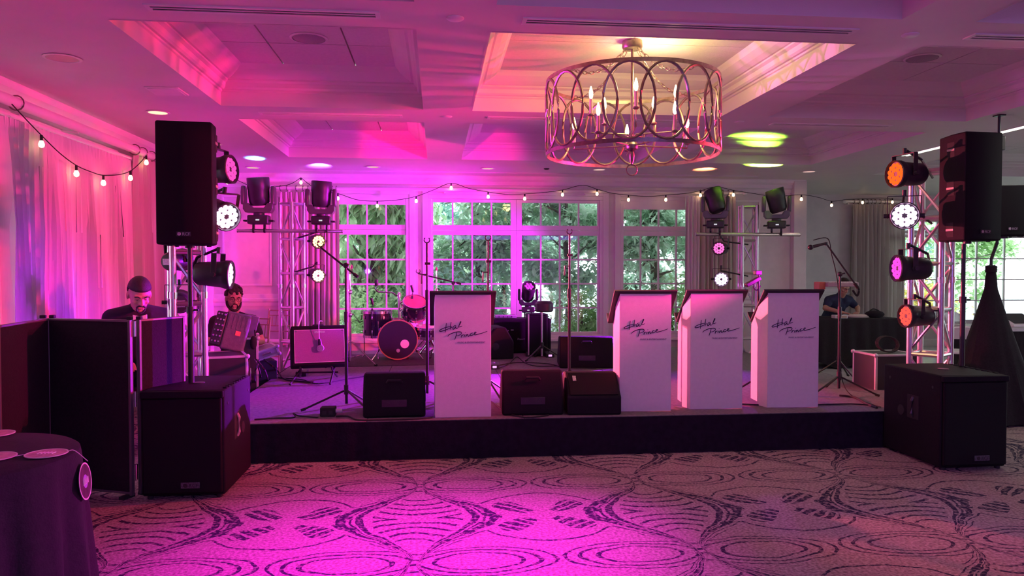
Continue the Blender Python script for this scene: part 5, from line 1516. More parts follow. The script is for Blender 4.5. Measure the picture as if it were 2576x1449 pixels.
# ================================================================ GEAR RACK AT THE LEFT
EDGE = mat('case_edge_aluminium', (.72, .70, .70), .35, metal=.5)
def flight_case(label, pos, rotz, dx, dy, dz, m=CASEBLACK, tilt=0, name='flight_case'):
    t = thing(name, label, 'flight case', pos, rotz, None)
    M_ = Matrix.Rotation(tilt, 4, 'Y')
    q = MB(); q.M = M_; q.bx(-dx / 2, dx / 2, -dy / 2, dy / 2, 0.006, dz); q.build('body', m, t, bevel=.003)
    e = .02
    for sx in (-1, 1):
        for sy in (-1, 1):
            q = MB(); q.M = M_; q.bx(sx * dx / 2 - e + (e if sx < 0 else 0) - (.003 if sx < 0 else 0), sx * dx / 2 + (e if sx < 0 else 0) - (.0 if sx < 0 else -.003), sy * dy / 2 - .003 - (e if sy > 0 else 0) + (.003 if sy > 0 else 0), sy * dy / 2 + (e if sy < 0 else .003), .0, dz + .004); q.build('edge_profile', EDGE, t, bevel=.002)
    for z in (.0, dz - e + .004):
        for sy in (-1, 1):
            q = MB(); q.M = M_; q.bx(-dx / 2 + e, dx / 2 - e, sy * dy / 2 - .004 - (e if sy > 0 else 0), sy * dy / 2 + .004 + (e if sy < 0 else 0), z, z + e); q.build('edge_profile', EDGE, t, bevel=.002)
        for sx in (-1, 1):
            q = MB(); q.M = M_; q.bx(sx * dx / 2 - .004 - (e if sx > 0 else 0), sx * dx / 2 + .004 + (e if sx < 0 else 0), -dy / 2 + e, dy / 2 - e, z, z + e); q.build('edge_profile', EDGE, t, bevel=.002)
            for sy in (-1, 1):
                q = MB(); q.M = M_; q.sph((sx * dx / 2, sy * dy / 2, z + e / 2), .022, 10, 8); q.build('ball_corner', EDGE, t)
    q = MB(); q.M = M_; q.bx(-.05, .05, -dy / 2 - .008, -dy / 2, dz * .4, dz * .62); q.build('latch', CHROME, t, bevel=.003)
    return t
rk = at(617, 935, 8.0)
flight_case('upright equipment rack with bright metal edges right of the grey covered mixer', (at(618, 900, 7.95).x, 7.95, 0), R(14), .24, .42, at(617, 846, 7.95).z)
flight_case('low flight case with pink lit edges behind the left subwoofer', (at(566, 900, 7.4).x, 7.4, 0), R(20), .36, .5, at(570, 893, 7.3).z)
pc = at(655, 880, 8.35)
zc_ = at(655, 905, 8.4).z
flight_case('pale open case lid lying tilted on the dark crate beside the equipment rack', (pc.x + .03, 8.42, zc_ + .035), R(22), .26, .40, .10, mat('grey_case_lid', (.40, .40, .42), .5), tilt=R(-16))
t = thing('crate', 'low dark crate under the pale tilted case lid', 'crate', (pc.x + .03, 8.42, 0), R(22))
MB().bx(-.10, .10, -.18, .18, .01, zc_).build('body', CASEBLACK, t, bevel=.006)
MB().bx(-.10, .10, -.18, .18, 0, .01).build('base_board', RUBBER, t)
for sx in (-1, 1): MB().bx(sx * .10 - .004, sx * .10 + .004, -.05, .05, zc_ * .7, zc_ * .7 + .03).build('handle_slot', RUBBER, t)
# mixer standing on edge under a grey cover
mz = at(590, 890, 7.55).z
t = thing('mixing_desk', 'mixing desk in a grey cover standing on its edge before the bearded man', 'mixer', (at(574, 860, 7.62).x, 7.66, at(570, 893, 7.3).z + .004))
Mx = Matrix.Rotation(R(10), 4, 'Z') @ Matrix.Rotation(R(14), 4, 'Y') @ Matrix.Rotation(R(-12), 4, 'X')
zt_ = at(592, 786, 7.6).z - t.location.z
q = MB(); q.M = Mx; q.bx(-.10, .13, -.05, .07, .0, zt_); q.build('cover', GREYCLOTH, t, bevel=.02, seg=3)
q = MB(); q.M = Mx; q.bx(-.20, -.10, -.06, .06, .02, zt_ - .02); q.build('control_panel', BLACKPLASTIC, t, bevel=.012)
for i in range(3):
    for j in range(6):
        q = MB(); q.M = Mx; q.lathe([(.010, -.06), (.008, -.074)], 8, (-.18 + .03 * i, 0, .06 + j * .055), 'y'); q.build('knob', (CHROME, LILAC)[(i + j) % 2], t)
q = MB(); q.M = Mx; q.bx(.015, .065, -.056, -.05, zt_ * .40, zt_ * .52); q.build('sticker', mat('orange_sticker', (.95, .30, .18), .5), t)
for i in range(5):
    q = MB(); q.M = Mx; q.bx(-.08 + .042 * i, -.06 + .042 * i, -.054, -.046, zt_ * .55, zt_ - .03); q.build('fold', GREYCLOTH, t, bevel=.006)
t = thing('laptop', 'open grey laptop screen seen from behind at the gear rack', 'laptop', (at(626, 845, 7.95).x, 7.9, at(617, 846, 7.95).z + .004))
MB().bx(-.10, .10, -.09, .09, 0, .014).build('keyboard_base', mat('dark_grey_metal', (.2, .2, .21), .4, metal=.4), t, bevel=.004)
q = MB(); q.M = Matrix.Translation((0, -.085, .014)) @ Matrix.Rotation(R(18), 4, 'Y') @ Matrix.Rotation(R(16), 4, 'X'); q.bx(-.06, .09, -.005, .005, 0, .24); q.build('screen', mat('grey_metal', (.36, .35, .38), .4, metal=.3), t, bevel=.004)
t = thing('power_adapter', 'square white adapter box low on the equipment rack front', 'box', (at(615, 912, 7.66).x, 7.64, 0.0))
MB().bx(-.05, .05, -.045, .045, 0, at(615, 905, 7.64).z).build('stand', CASEBLACK, t)
zq = at(615, 911, 7.64).z
MB().bx(-.042, .042, -.055, -.045, zq - .04, zq + .05).build('box', WHITEPLASTIC, t, bevel=.006)
t = thing('headphones', 'black headphones hanging on the corner of the equipment rack', 'headphones', (at(643, 850, 7.85).x, 7.78, at(643, 850, 7.85).z))
MB().tube(smooth_pts([(-.02, .08, .03), (-.0, .03, .10), (.02, -.03, .03)], 6), .008, 6).build('headband', RUBBER, t)
MB().sph((.0, -.02, -.04), (.035, .04, .07), 12, 8).build('ear_cup', RUBBER, t)
MB().sph((-.02, .06, -.04), (.03, .035, .06), 12, 8).build('ear_cup', RUBBER, t)

# ================================================================ RIGHT SIDE
bp_ = atz(2150, 915, 0)
x0, x1 = at(2000, 800, 10.9).x, at(2238, 803, 10.9).x
t = thing('draped_table', 'long table under a black cloth behind the last music stand', 'table', ((x0 + x1) / 2, 10.9, .012))
hw = (x1 - x0) / 2
MB().bx(-hw, hw, -.37, .37, .71, .735).build('tabletop', WOODGOLD, t)
for sx in (-1, 1):
    for sy in (-1, 1): MB().cyl((sx * (hw - .1), sy * .3, 0), (sx * (hw - .1), sy * .3, .71), .015, n=8).build('leg', BLACKMETAL, t)
vs, fs = [], []
per = [(-hw, -.37), (hw, -.37), (hw, .37), (-hw, .37)]
pts = []
for i in range(4):
    a, b = Vector(per[i]), Vector(per[(i + 1) % 4])
    n = 26 if i % 2 == 0 else 14
    pts += [a.lerp(b, k / n) for k in range(n)]
NP = len(pts)
for k, (z, g_) in enumerate(((.742, -.002), (.738, .006), (.70, .012), (.45, .03), (.06, .06))):
    for i, p in enumerate(pts):
        d = Vector((p.x / hw, p.y / .37)); d.normalize()
        wv = .022 * math.sin(i * 1.8) * (k / 4)
        vs.append((p.x + d.x * (g_ + wv), p.y + d.y * (g_ + wv), z + (.05 * math.sin(i * .55) * (1 if k == 4 else 0))))
for k in range(4): fs += [(k * NP + i, k * NP + (i + 1) % NP, (k + 1) * NP + (i + 1) % NP, (k + 1) * NP + i) for i in range(NP)]
fs.append(tuple(range(NP)))
o = tag(MB().add(vs, fs).build('tablecloth', BLACKCLOTH), 'black cloth draped over the long table at the back right', 'tablecloth')
o.location = t.location
tz_ = .012 + .745
def on_table(px, y): return (at(px, 800, y).x, y, tz_)
t = thing('camera_bag', 'black equipment bag lying on the draped table right end', 'bag', on_table(2200, 10.8))
MB().sph((0, 0, .05), (.15, .10, .06), 16, 10).build('body', BLACKCLOTH, t)
MB().tube(smooth_pts([(-.10, 0, .08), (-.03, 0, .13), (.05, 0, .11), (.11, 0, .06)], 5), .010, 6).build('strap', RUBBER, t)
t = tag(MB().lathe([(.12, 0), (.13, .02), (.10, .045), (.01, .05)], 20).build('folded_towel', CUSHION, smooth=True), 'pale folded towel on the draped table beside the bag', 'towel'); t.location = on_table(2160, 10.85); t.scale = (1.5, .8, 1)
t = thing('tablet', 'small white framed tablet lying at the front of the draped table', 'tablet', on_table(2112, 10.68))
MB().bx(-.10, .10, -.06, .06, 0, .05).build('case', WHITEPLASTIC, t, bevel=.006)
MB().bx(-.08, .08, -.063, -.06, .008, .042).build('panel', mat('tan_panel', (.5, .35, .25), .5), t)
# keyboard on a slim stand near the boom microphone
ky = 7.6
kp = at(2112, 716, ky)
t = thing('keyboard_stand', 'slim stand carrying a magenta lit control surface beside the boom microphone', 'keyboard', (kp.x, ky, SZ))
kz = kp.z - SZ
tripod(t, r=.28, a0=40, hub=.2)
MB().cyl((0, 0, .05), (0, 0, kz - .02), .014, n=10).build('pole', BLACKMETAL, t)
MB().bx(-.19, .16, -.10, .10, kz - .02, kz + .025).build('control_surface', mat('grey_keys_case', (.42, .36, .40), .35), t, bevel=.006)
for i in range(8): MB().bx(-.17 + .04 * i, -.14 + .04 * i, -.09, .02, kz + .025, kz + .032).build('key', WHITEPLASTIC, t, bevel=.002)
MB().bx(-.26, -.19, -.06, .06, kz - .05, kz + .03).build('side_box', mat('rust_box', (.50, .16, .10), .5), t, bevel=.006)
MB().tube(smooth_pts([(.13, 0, kz), (.20, -.03, kz - .04), (.19, -.02, kz - .12), (.15, 0, kz - .06)], 5), .012, 6).build('hanging_cable', RUBBER, t)
# flight case behind the right subwoofer
fy = 6.9
fx0, fx1 = at(2203, 900, fy).x, at(2290, 900, fy).x
flight_case('flight case with pale edges behind the right subwoofer', ((fx0 + fx1) / 2 + .05, fy + .2, 0), R(0), fx1 - fx0 + .1, .4, at(2203, 893, fy).z)
t = thing('cable_coil', 'coil of black cable on the flight case behind the right subwoofer', 'cable', ((fx0 + fx1) / 2 + .03, fy + .12, at(2203, 893, fy).z + .006))
for k in range(3):
    MB().tube([(.11 * math.cos(q), .02 * k + .03 * math.sin(q), .085 + .075 * math.sin(q)) for q in [2 * PI * j / 22 for j in range(22)]], .008, 6, True).build('loop', RUBBER, t)
# spotlight resting on top of the third stand: small dark lamp behind the music stands
t = thing('music_lamp', 'small black clip lamp above the gap of the right music stands', 'lamp', (at(1908, 712, 6.55).x, 6.55, SZ))
tripod(t, r=.26, a0=30, hub=.18)
lz_ = at(1908, 700, 6.55).z - SZ
MB().cyl((0, 0, .05), (0, 0, lz_ + .05), .010, n=8).build('pole', BLACKMETAL, t)
q = MB(); q.M = Matrix.Translation((-.05, 0, lz_ - .03)) @ Matrix.Rotation(R(-28), 4, 'Y'); q.bx(-.08, .07, -.03, .03, -.018, .018); q.build('lamp_bar', BLACKPLASTIC, t, bevel=.006)
MB().bx(-.04, .02, -.03, .03, lz_ + .03, lz_ + .07).build('clamp', BLACKPLASTIC, t, bevel=.006)
MB().tube(smooth_pts([(.0, 0, lz_ - .02), (-.05, .0, lz_ - .06), (-.02, 0, lz_ - .11), (.02, 0, lz_ - .07)], 5), .006, 6).build('hanging_loop', RUBBER, t)

# white folding chairs and table at the far right
def folding_chair(label, pos, rotz):
    t = thing('folding_chair', label, 'chair', pos, rotz, 'white folding chairs at the far right')
    for sx in (-1, 1):
        MB().tube([(sx * .20, -.26, 0), (sx * .20, .02, .43), (sx * .20, .20, .80)], .015, 8).build('frame_leg', WHITEPLASTIC, t)
        MB().tube([(sx * .18, .24, 0), (sx * .18, -.16, .44)], .014, 8).build('frame_leg', WHITEPLASTIC, t)
    MB().bx(-.19, .19, -.20, .17, .43, .465).build('seat', WHITEPLASTIC, t, bevel=.012)
    q = MB(); q.M = Matrix.Translation((0, .15, .62)) @ Matrix.Rotation(R(-24), 4, 'X')
    q.prism([(-.20, 0), (.20, 0), (.20, .13), (.12, .165), (0, .175), (-.12, .165), (-.20, .13)], -.012, .012, 'y'); q.build('backrest', WHITEPLASTIC, t, bevel=.006)
    for z in (.14,): MB().tube([(-.185, .10, z), (.185, .10, z)], .010, 6).build('cross_bar', WHITEPLASTIC, t)
    return t
fc = at(2436, 825, 8.6)
folding_chair('white folding chair seen between the right pole and the draped stand', (fc.x, 8.75, 0.012), R(160))
folding_chair('white folding chair behind the black table at the right frame edge', (at(2530, 800, 10.4).x, 10.6, .012), R(10))
folding_chair('second white folding chair nearer the window, left of the draped stand', (at(2432, 800, 11.2).x, 11.3, .012), R(15))
tx0 = at(2515, 850, 8.7).x
t = thing('side_table', 'table with pale top and black skirt at the right frame edge', 'table', (tx0 + .55, 9.1, .012))
MB().bx(-.62, .62, -.42, .42, .70, .735).build('tabletop', mat('pale_table_top', (.60, .57, .60), .5), t, bevel=.004)
vs, fs = [], []
for i in range(61):
    u = i / 60
    x = -.60 + 1.2 * u
    for z in (.70, .4, .02): vs.append((x, -.40 + .012 * math.sin(i * 1.7) * (.75 - z), z))
for i in range(60): fs += [(3 * i + k, 3 * i + k + 1, 3 * i + 4 + k, 3 * i + 3 + k) for k in range(2)]
MB().add(vs, fs).build('skirt', BLACKCLOTH, t)
vs = [(-.6, -.4 + .8 * i / 20, z) for i in range(21) for z in (.70, .02)]
MB().add(vs, [(2 * i, 2 * i + 1, 2 * i + 3, 2 * i + 2) for i in range(20)]).build('skirt', BLACKCLOTH, t)
for sx in (-1, 1):
    for sy in (-1, 1): MB().cyl((sx * .5, sy * .3, 0), (sx * .5, sy * .3, .70), .015, n=8).build('leg', BLACKMETAL, t)
t = thing('console', 'dark sloped console in a pale case on the side table at the right', 'mixer', (at(2560, 790, 9.0).x + .05, 9.05, .012 + .737))
MB().prism([(-.15, 0), (.17, 0), (.17, .16), (-.15, .03)], -.18, .2, 'x').build('case', WHITEPLASTIC, t, bevel=.006)
q = MB(); q.M = Matrix.Translation((.01, .01, .098)) @ Matrix.Rotation(math.atan2(.13, .32), 4, 'X'); q.bx(-.16, .16, -.14, .14, -.002, .006); q.build('panel', BLACKPLASTIC, t)

# ================================================================ PEOPLE
def remesh(o, vox, it=4):
    m = o.modifiers.new('remesh', 'REMESH'); m.mode = 'VOXEL'; m.voxel_size = vox; m.use_smooth_shade = True
    s = o.modifiers.new('smooth', 'SMOOTH'); s.factor = .5; s.iterations = it
    return o
def hand(mb, wrist, d, up_, curl, side):
    """palm, four fingers of unequal length and a thumb leaving the side of the palm"""
    wrist, d, n = Vector(wrist), Vector(d).normalized(), Vector(up_).normalized()
    s = d.cross(n).normalized() * side
    n = s.cross(d).normalized() * side
    pc = wrist + d * .05
    for k in range(4):
        o = s * ((k - 1.5) * .020)
        mb.limb(wrist + d * .012 + o * .5, .015, wrist + d * .088 + o, .0115)
        L = (.072, .082, .076, .058)[3 - k if side < 0 else k]
        p0 = wrist + d * .088 + o * 1.08
        p1 = p0 + (d * math.cos(curl * .5) - n * math.sin(curl * .5)) * L * .45
        p2 = p1 + (d * math.cos(curl * 1.1) - n * math.sin(curl * 1.1)) * L * .32
        p3 = p2 + (d * math.cos(curl * 1.6) - n * math.sin(curl * 1.6)) * L * .24
        mb.limb(p0, .0092, p1, .0085); mb.limb(p1, .0085, p2, .0078); mb.limb(p2, .0078, p3, .0065)
    t0 = wrist + d * .03 + s * .026
    t1 = t0 + (d * .7 + s * .7 - n * .2).normalized() * .035
    t2 = t1 + (d * .95 + s * .2 - n * .3).normalized() * .028
    mb.limb(t0, .014, t1, .0105); mb.limb(t1, .0105, t2, .0085)

def person(label, pos, rotz, lean, head, arms, shirt, hair, beard=False, glasses=False, short_sleeve=False, seat=.50, scale=1.0, knees=True, hoff=(0, 0, .11)):
    """local frame: facing -Y, origin on the floor under the pelvis.  head=(pitch, yaw, roll)"""
    t = thing('person', label, 'person', pos, rotz)
    t.scale = (scale,) * 3
    pel = Vector((0, 0, seat))
    sp = Matrix.Rotation(lean, 3, 'X')
    chest = pel + sp @ Vector((0, 0, .34)); neck = pel + sp @ Vector((0, .0, .56))
    hc = neck + sp @ Vector((0, -.02, .05)) + Vector(hoff)
    HM = Matrix.Translation(hc) @ Matrix.Rotation(head[1], 4, 'Z') @ Matrix.Rotation(head[0], 4, 'X') @ Matrix.Rotation(head[2], 4, 'Y')
    b = MB()
    b.limb(pel, .13, pel + sp @ Vector((0, 0, .18)), .12); b.limb(pel + sp @ Vector((0, 0, .18)), .12, chest, .13)
    b.limb(chest + sp @ Vector((-.10, 0, .08)), .085, chest + sp @ Vector((.10, 0, .08)), .085)
    b.limb(neck - sp @ Vector((0, -.01, .06)), .062, neck + sp @ Vector((0, -.01, .07)), .056)
    sh = {s: pel + sp @ Vector((s * .185, .0, .46)) for s in (-1, 1)}
    feet = {}
    for s in (-1, 1):
        b.limb(sh[s] * .35 + (chest + sp @ Vector((0, 0, .14))) * .65, .08, sh[s], .062)
        el, wr = Vector(arms[s][0]), Vector(arms[s][1])
        b.limb(sh[s], .056, el, .043); b.limb(el, .042, wr, .028)
        hand(b, wr, (wr - el) + Vector(arms[s][2]), arms[s][3], .7, s)
        hip = pel + Vector((s * .09, 0, -.01))
        kn = hip + (Vector((s * .05, -.42, .0)) if knees else Vector((s * .03, -.06, -.40)))
        kn.z = max(kn.z, .47) if knees else seat * .52
        an = Vector((kn.x, kn.y - .0 + (.02 if knees else .05), .09))
        b.limb(hip, .085, kn, .058); b.limb(kn, .056, an, .04); b.limb(an - Vector((0, -.03, .045)), .042, an + Vector((0, -.15, -.055)), .032)
        feet[s] = (hip, kn, an)
    b.M = HM
    b.sph((0, .012, .035), (.077, .097, .098), 20, 14); b.sph((0, -.016, -.03), (.064, .078, .090), 20, 14)
    b.sph((0, -.028, -.085), (.052, .055, .042), 16, 10); b.sph((0, -.072, -.103), (.024, .022, .020), 12, 8)
    b.limb((0, -.090, .012), .010, (0, -.112, -.028), .0135); b.sph((.013, -.098, -.032), .0095); b.sph((-.013, -.098, -.032), .0095)
    b.limb((-.046, -.076, .026), .011, (-.012, -.090, .022), .010); b.limb((.046, -.076, .026), .011, (.012, -.090, .022), .010)
    b.sph((.038, -.066, -.025), (.022, .022, .02)); b.sph((-.038, -.066, -.025), (.022, .022, .02))
    b.limb((-.022, -.086, -.060), .0075, (.022, -.086, -.060), .0075); b.limb((-.017, -.086, -.071), .0085, (.017, -.086, -.071), .0085)
    for s in (-1, 1): b.sph((s * .079, .014, -.008), (.012, .022, .034), 12, 8)
    b.M = None
    remesh(b.build('body', SKIN, t), .0055, 3)
    for s in (-1, 1):
        q = MB(); q.M = HM; q.sph((s * .031, -.0765, .002), (.0115, .0115, .0085), 12, 8)
        ey = q.build('eye', mat('eye_white', (.34, .30, .29), .5, spec=.2), t)
        q = MB(); q.M = HM; q.sph((s * .031, -.0845, .001), (.0052, .005, .005), 10, 6); q.build('iris', mat('dark_iris', (.03, .02, .015), .2), ey)
        q = MB(); q.M = HM; q.sph((s * .031, -.0775, .0085), (.0135, .0115, .0075), 12, 8); q.build('eyelid', SKIN, t)
        q = MB(); q.M = HM; q.tube([(s * .013, -.102, .024), (s * .032, -.098, .033), (s * .050, -.084, .025)], .0042, 6); q.build('eyebrow', HAIRM, t)
    # clothing
    c = MB()
    c.limb(pel, .150, pel + sp @ Vector((0, 0, .18)), .142); c.limb(pel + sp @ Vector((0, 0, .18)), .142, chest, .150)
    c.limb(chest + sp @ Vector((-.10, 0, .08)), .103, chest + sp @ Vector((.10, 0, .08)), .103)
    for s in (-1, 1):
        el, wr = Vector(arms[s][0]), Vector(arms[s][1])
        c.limb(sh[s] * .35 + (chest + sp @ Vector((0, 0, .14))) * .65, .095, sh[s], .078)
        c.limb(sh[s], .072, sh[s].lerp(el, .62 if short_sleeve else 1), .060)
        if not short_sleeve: c.limb(el, .058, el.lerp(wr, .92), .043)
    c.limb(neck - sp @ Vector((0, -.015, .085)), .078, neck - sp @ Vector((0, -.012, .02)), .070)
    remesh(c.build('shirt', shirt, t), .011, 4)
    c = MB()
    for s in (-1, 1):
        hip, kn, an = feet[s]
        c.limb(pel - Vector((0, 0, .03)), .14, hip, .105); c.limb(hip, .104, kn, .075); c.limb(kn, .073, an + Vector((0, 0, .03)), .056)
    remesh(c.build('trousers', mat('black_trousers', (.02, .02, .024), .85), t), .012, 4)
    for s in (-1, 1):
        an = feet[s][2]
        q = MB(); q.limb(an - Vector((0, -.035, .042)), .046, an + Vector((0, -.155, -.052)), .038); remesh(q.build('shoe', RUBBER, t), .01, 2)
    # collar
    # hair
    h = MB(); h.M = HM
    if hair == 'short':
        h.sph((0, .018, .043), (.083, .101, .100), 24, 16)
        cut = lambda p: p.z < (.052 if p.y < -.01 else .052 - (p.y + .01) * .95)
    else:
        random.seed(5)
        for i in range(150):
            th, zz = random.uniform(0, 2 * PI), random.uniform(-.35, 1)
            rr = math.sqrt(1 - zz * zz)
            p = Vector((.084 * rr * math.cos(th), .018 + .103 * rr * math.sin(th), .045 + .104 * zz))
            if p.z < .066 and p.y < -.02: continue
            if p.z < .03 and p.y < .02: continue
            h.sph(p, random.uniform(.013, .021), 8, 6)
        cut = None
    if cut:
        keep = [i for i, v in enumerate(h.v) if not cut(HM.inverted() @ Vector(v))]
        ks = set(keep)
        fs = [f for f in h.f if all(i in ks for i in f)]
        h2 = MB(); h2.v, h2.f = h.v, fs
        ho = h2.build('hair', HAIRM, t)
        so = ho.modifiers.new('solid', 'SOLIDIFY'); so.thickness = .012; so.offset = -.4
    else:
        remesh(h.build('hair', HAIRM, t), .007, 2)
    if beard:
        q = MB(); q.M = HM
        if beard == 'full':
            pts = [(-.070, -.01, -.03), (-.066, -.03, -.065), (-.050, -.058, -.092), (-.024, -.082, -.110), (0, -.090, -.116), (.024, -.082, -.110), (.050, -.058, -.092), (.066, -.03, -.065), (.070, -.01, -.03)]
            q.tube(smooth_pts(pts, 3), .017, 8)
            q.tube([(-.028, -.092, -.062), (-.016, -.101, -.046), (0, -.104, -.043), (.016, -.101, -.046), (.028, -.092, -.062)], .006, 6)
            q.tube([(-.028, -.090, -.062), (-.034, -.082, -.085)], .009, 6); q.tube([(.028, -.090, -.062), (.034, -.082, -.085)], .009, 6)
        else:
            q.tube([(-.032, -.090, -.062), (-.016, -.102, -.045), (0, -.105, -.042), (.016, -.102, -.045), (.032, -.090, -.062)], .0075, 6)
            q.tube([(-.030, -.088, -.064), (-.030, -.086, -.085), (-.016, -.092, -.106), (0, -.096, -.110), (.016, -.092, -.106), (.030, -.086, -.085), (.030, -.088, -.064)], .0085, 6)
        remesh(q.build('beard', HAIRM, t), .005, 2)
    if glasses:
        g = None
        for s in (-1, 1):
            q = MB(); q.M = HM
            q.tube([(s * .032 + .024 * math.cos(a), -.106 + .012 * abs(math.cos(a)) * (1 if s * math.cos(a) > 0 else 0), .003 + .018 * math.sin(a)) for a in [2 * PI * i / 18 for i in range(18)]], .0018, 6, True)
            q.tube([(s * .056, -.094, .006), (s * .078, .0, .004)], .0018, 5)
            q.build('glasses_rim', BLACKMETAL, t)
        q = MB(); q.M = HM; q.tube([(-.009, -.108, .006), (.009, -.108, .006)], .0018, 5); q.build('glasses_bridge', BLACKMETAL, t)
    return t

# man behind the folding screen, head bowed
hp_ = at(326, 772, 6.55)
m1 = person('man with short dark hair and goatee looking down behind the black folding screen', (hp_.x - .02, 6.76, 0), R(24), R(22), (R(26), R(8), 0),
       {-1: ((-.27, -.10, .70), (-.13, -.36, .70), (.1, -.2, -.05), (0, 0, 1)), 1: ((.27, -.10, .70), (.13, -.36, .70), (-.1, -.2, -.05), (0, 0, 1))}, SHIRT, 'short', 'goatee', seat=.60, scale=1.06, hoff=(0, -.075, .055))
# bow tie for him
bt = MB().prism([(-.05, -.022), (0, -.006), (.05, -.022), (.05, .022), (0, .006), (-.05, .022)], -.012, .012, 'y').build('white_collar', WHITEPLASTIC, m1, bevel=.004)
bt.location = (0, -.36, 1.04)
hp_ = at(577, 755, 8.5)
person('bearded man with curly hair and glasses seated behind the covered mixing desk', (hp_.x + .02, 8.62, 0), R(12), R(6), (R(8), R(14), R(4)),
       {-1: ((-.27, -.10, .68), (-.14, -.38, .70), (.1, -.2, -.05), (0, 0, 1)), 1: ((.28, -.10, .68), (.16, -.40, .68), (-.05, -.2, -.08), (0, 0, 1))}, SHIRT, 'curly', 'full', True, True, seat=.435, scale=1.02)
for lbl, q, rz, ss in (('dark stool under the man with the goatee', m1, 0, .60), ('dark stool under the bearded man', bpy.data.objects['person.001'], 0, .45)):
    t = thing('stool', lbl, 'stool', (q.location.x, q.location.y, 0))
    ss -= .155
    MB().lathe([(.15, ss), (.17, ss + .01), (.17, ss + .035), (.15, ss + .045), (.01, ss + .045)], 20).build('seat', BLACKCLOTH, t)
    for k in range(4):
        a = R(45 + 90 * k)
        MB().tube([(.10 * math.cos(a), .10 * math.sin(a), ss), (.20 * math.cos(a), .20 * math.sin(a), 0)], .012, 6).build('leg', BLACKMETAL, t)
p3 = at(2098, 775, 11.55)
m3 = person('person in a navy shirt bending over the draped table, head down', (p3.x, 11.72, .012), R(8), R(34), (R(34), R(6), 0),
       {-1: ((-.30, -.32, .86), (-.16, -.56, .80), (.2, -.1, 0), (0, 0, 1)), 1: ((.30, -.32, .86), (.10, -.58, .80), (-.25, -.05, 0), (0, 0, 1))}, NAVY, 'short', False, False, True, seat=.60, scale=1.0, knees=True)
t = thing('stool', 'dark stool under the person in the navy shirt', 'stool', (m3.location.x, m3.location.y, .012))
MB().lathe([(.15, .40), (.17, .41), (.17, .45), (.15, .46), (.01, .46)], 20).build('seat', BLACKCLOTH, t)
for k in range(4):
    a = R(45 + 90 * k)
    MB().tube([(.10 * math.cos(a), .10 * math.sin(a), .40), (.20 * math.cos(a), .20 * math.sin(a), 0)], .012, 6).build('leg', BLACKMETAL, t)

# ================================================================ OUTSIDE
out_ = MB().bx(-12, 30, AY + .21, 48, -.15, -.02)
out_.bx(-12, STEP_X - .21, WY + .21, AY + .21, -.15, -.02)
out_.bx(XR + .21, 30, -2, AY + .21, -.15, -.02)
out_.bx(-12, XL - .21, -2, WY + .21, -.15, -.02)
g_ = out_.build('ground', PAVING, smooth=False); g_['kind'] = 'structure'
def leaf_mat(name, c0, c1):
    m = bpy.data.materials.new(name); m.use_nodes = True
    nt = m.node_tree; L = nt.links.new
    nt.nodes.clear()
    ge = nt.nodes.new('ShaderNodeNewGeometry')
    r = nt.nodes.new('ShaderNodeValToRGB'); r.color_ramp.elements[0].color = (*c0, 1); r.color_ramp.elements[1].color = (*c1, 1)
    L(ge.outputs['Random Per Island'], r.inputs[0])
    d = nt.nodes.new('ShaderNodeBsdfDiffuse'); t = nt.nodes.new('ShaderNodeBsdfTranslucent'); gl = nt.nodes.new('ShaderNodeBsdfGlossy')
    gl.inputs['Roughness'].default_value = .35
    L(r.outputs[0], d.inputs[0]); L(r.outputs[0], t.inputs[0])
    mx = nt.nodes.new('ShaderNodeMixShader'); mx.inputs[0].default_value = .4
    L(d.outputs[0], mx.inputs[1]); L(t.outputs[0], mx.inputs[2])
    m2 = nt.nodes.new('ShaderNodeMixShader'); m2.inputs[0].default_value = .06
    L(mx.outputs[0], m2.inputs[1]); L(gl.outputs[0], m2.inputs[2])
    o = nt.nodes.new('ShaderNodeOutputMaterial'); L(m2.outputs[0], o.inputs[0])
    return m
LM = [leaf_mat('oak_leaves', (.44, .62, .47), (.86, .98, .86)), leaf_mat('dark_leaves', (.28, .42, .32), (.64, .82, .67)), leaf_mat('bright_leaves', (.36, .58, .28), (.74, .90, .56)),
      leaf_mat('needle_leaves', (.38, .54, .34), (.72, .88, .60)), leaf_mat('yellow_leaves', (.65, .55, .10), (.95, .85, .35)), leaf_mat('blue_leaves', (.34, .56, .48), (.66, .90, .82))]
def crown(rng, n, c, r, ls, clusters, long_=1.0, droop=.0):
    vs, fs = [], []
    cl = []
    for _ in range(clusters):
        while True:
            p = Vector((rng.uniform(-1, 1), rng.uniform(-1, 1), rng.uniform(-1, 1)))
            if .35 < p.length < 1: break
        cl.append((Vector((c[0] + p.x * r[0], c[1] + p.y * r[1], c[2] + p.z * r[2])), rng.uniform(.6, 1.3)))
    for _ in range(n):
        q, s = cl[rng.randrange(clusters)]
        p = q + Vector((rng.gauss(0, .16) * s, rng.gauss(0, .16) * s, rng.gauss(0, .12) * s))
        d = Vector((rng.uniform(-1, 1), rng.uniform(-1, 1), rng.uniform(-.8, .5) - droop)).normalized()
        u = d.cross(Vector((rng.uniform(-.4, .4), rng.uniform(-.4, .4), 1))).normalized()
        k = ls * rng.uniform(.6, 1.25)
        L, wd = k * long_, k * .28
        nn = u.cross(d) * (k * .08)
        b = len(vs)
        vs += [p, p + d * L * .45 + u * wd + nn, p + d * L, p + d * L * .45 - u * wd + nn]
        fs += [(b, b + 1, b + 2), (b, b + 2, b + 3)]
    return vs, fs
TREEN = [0]
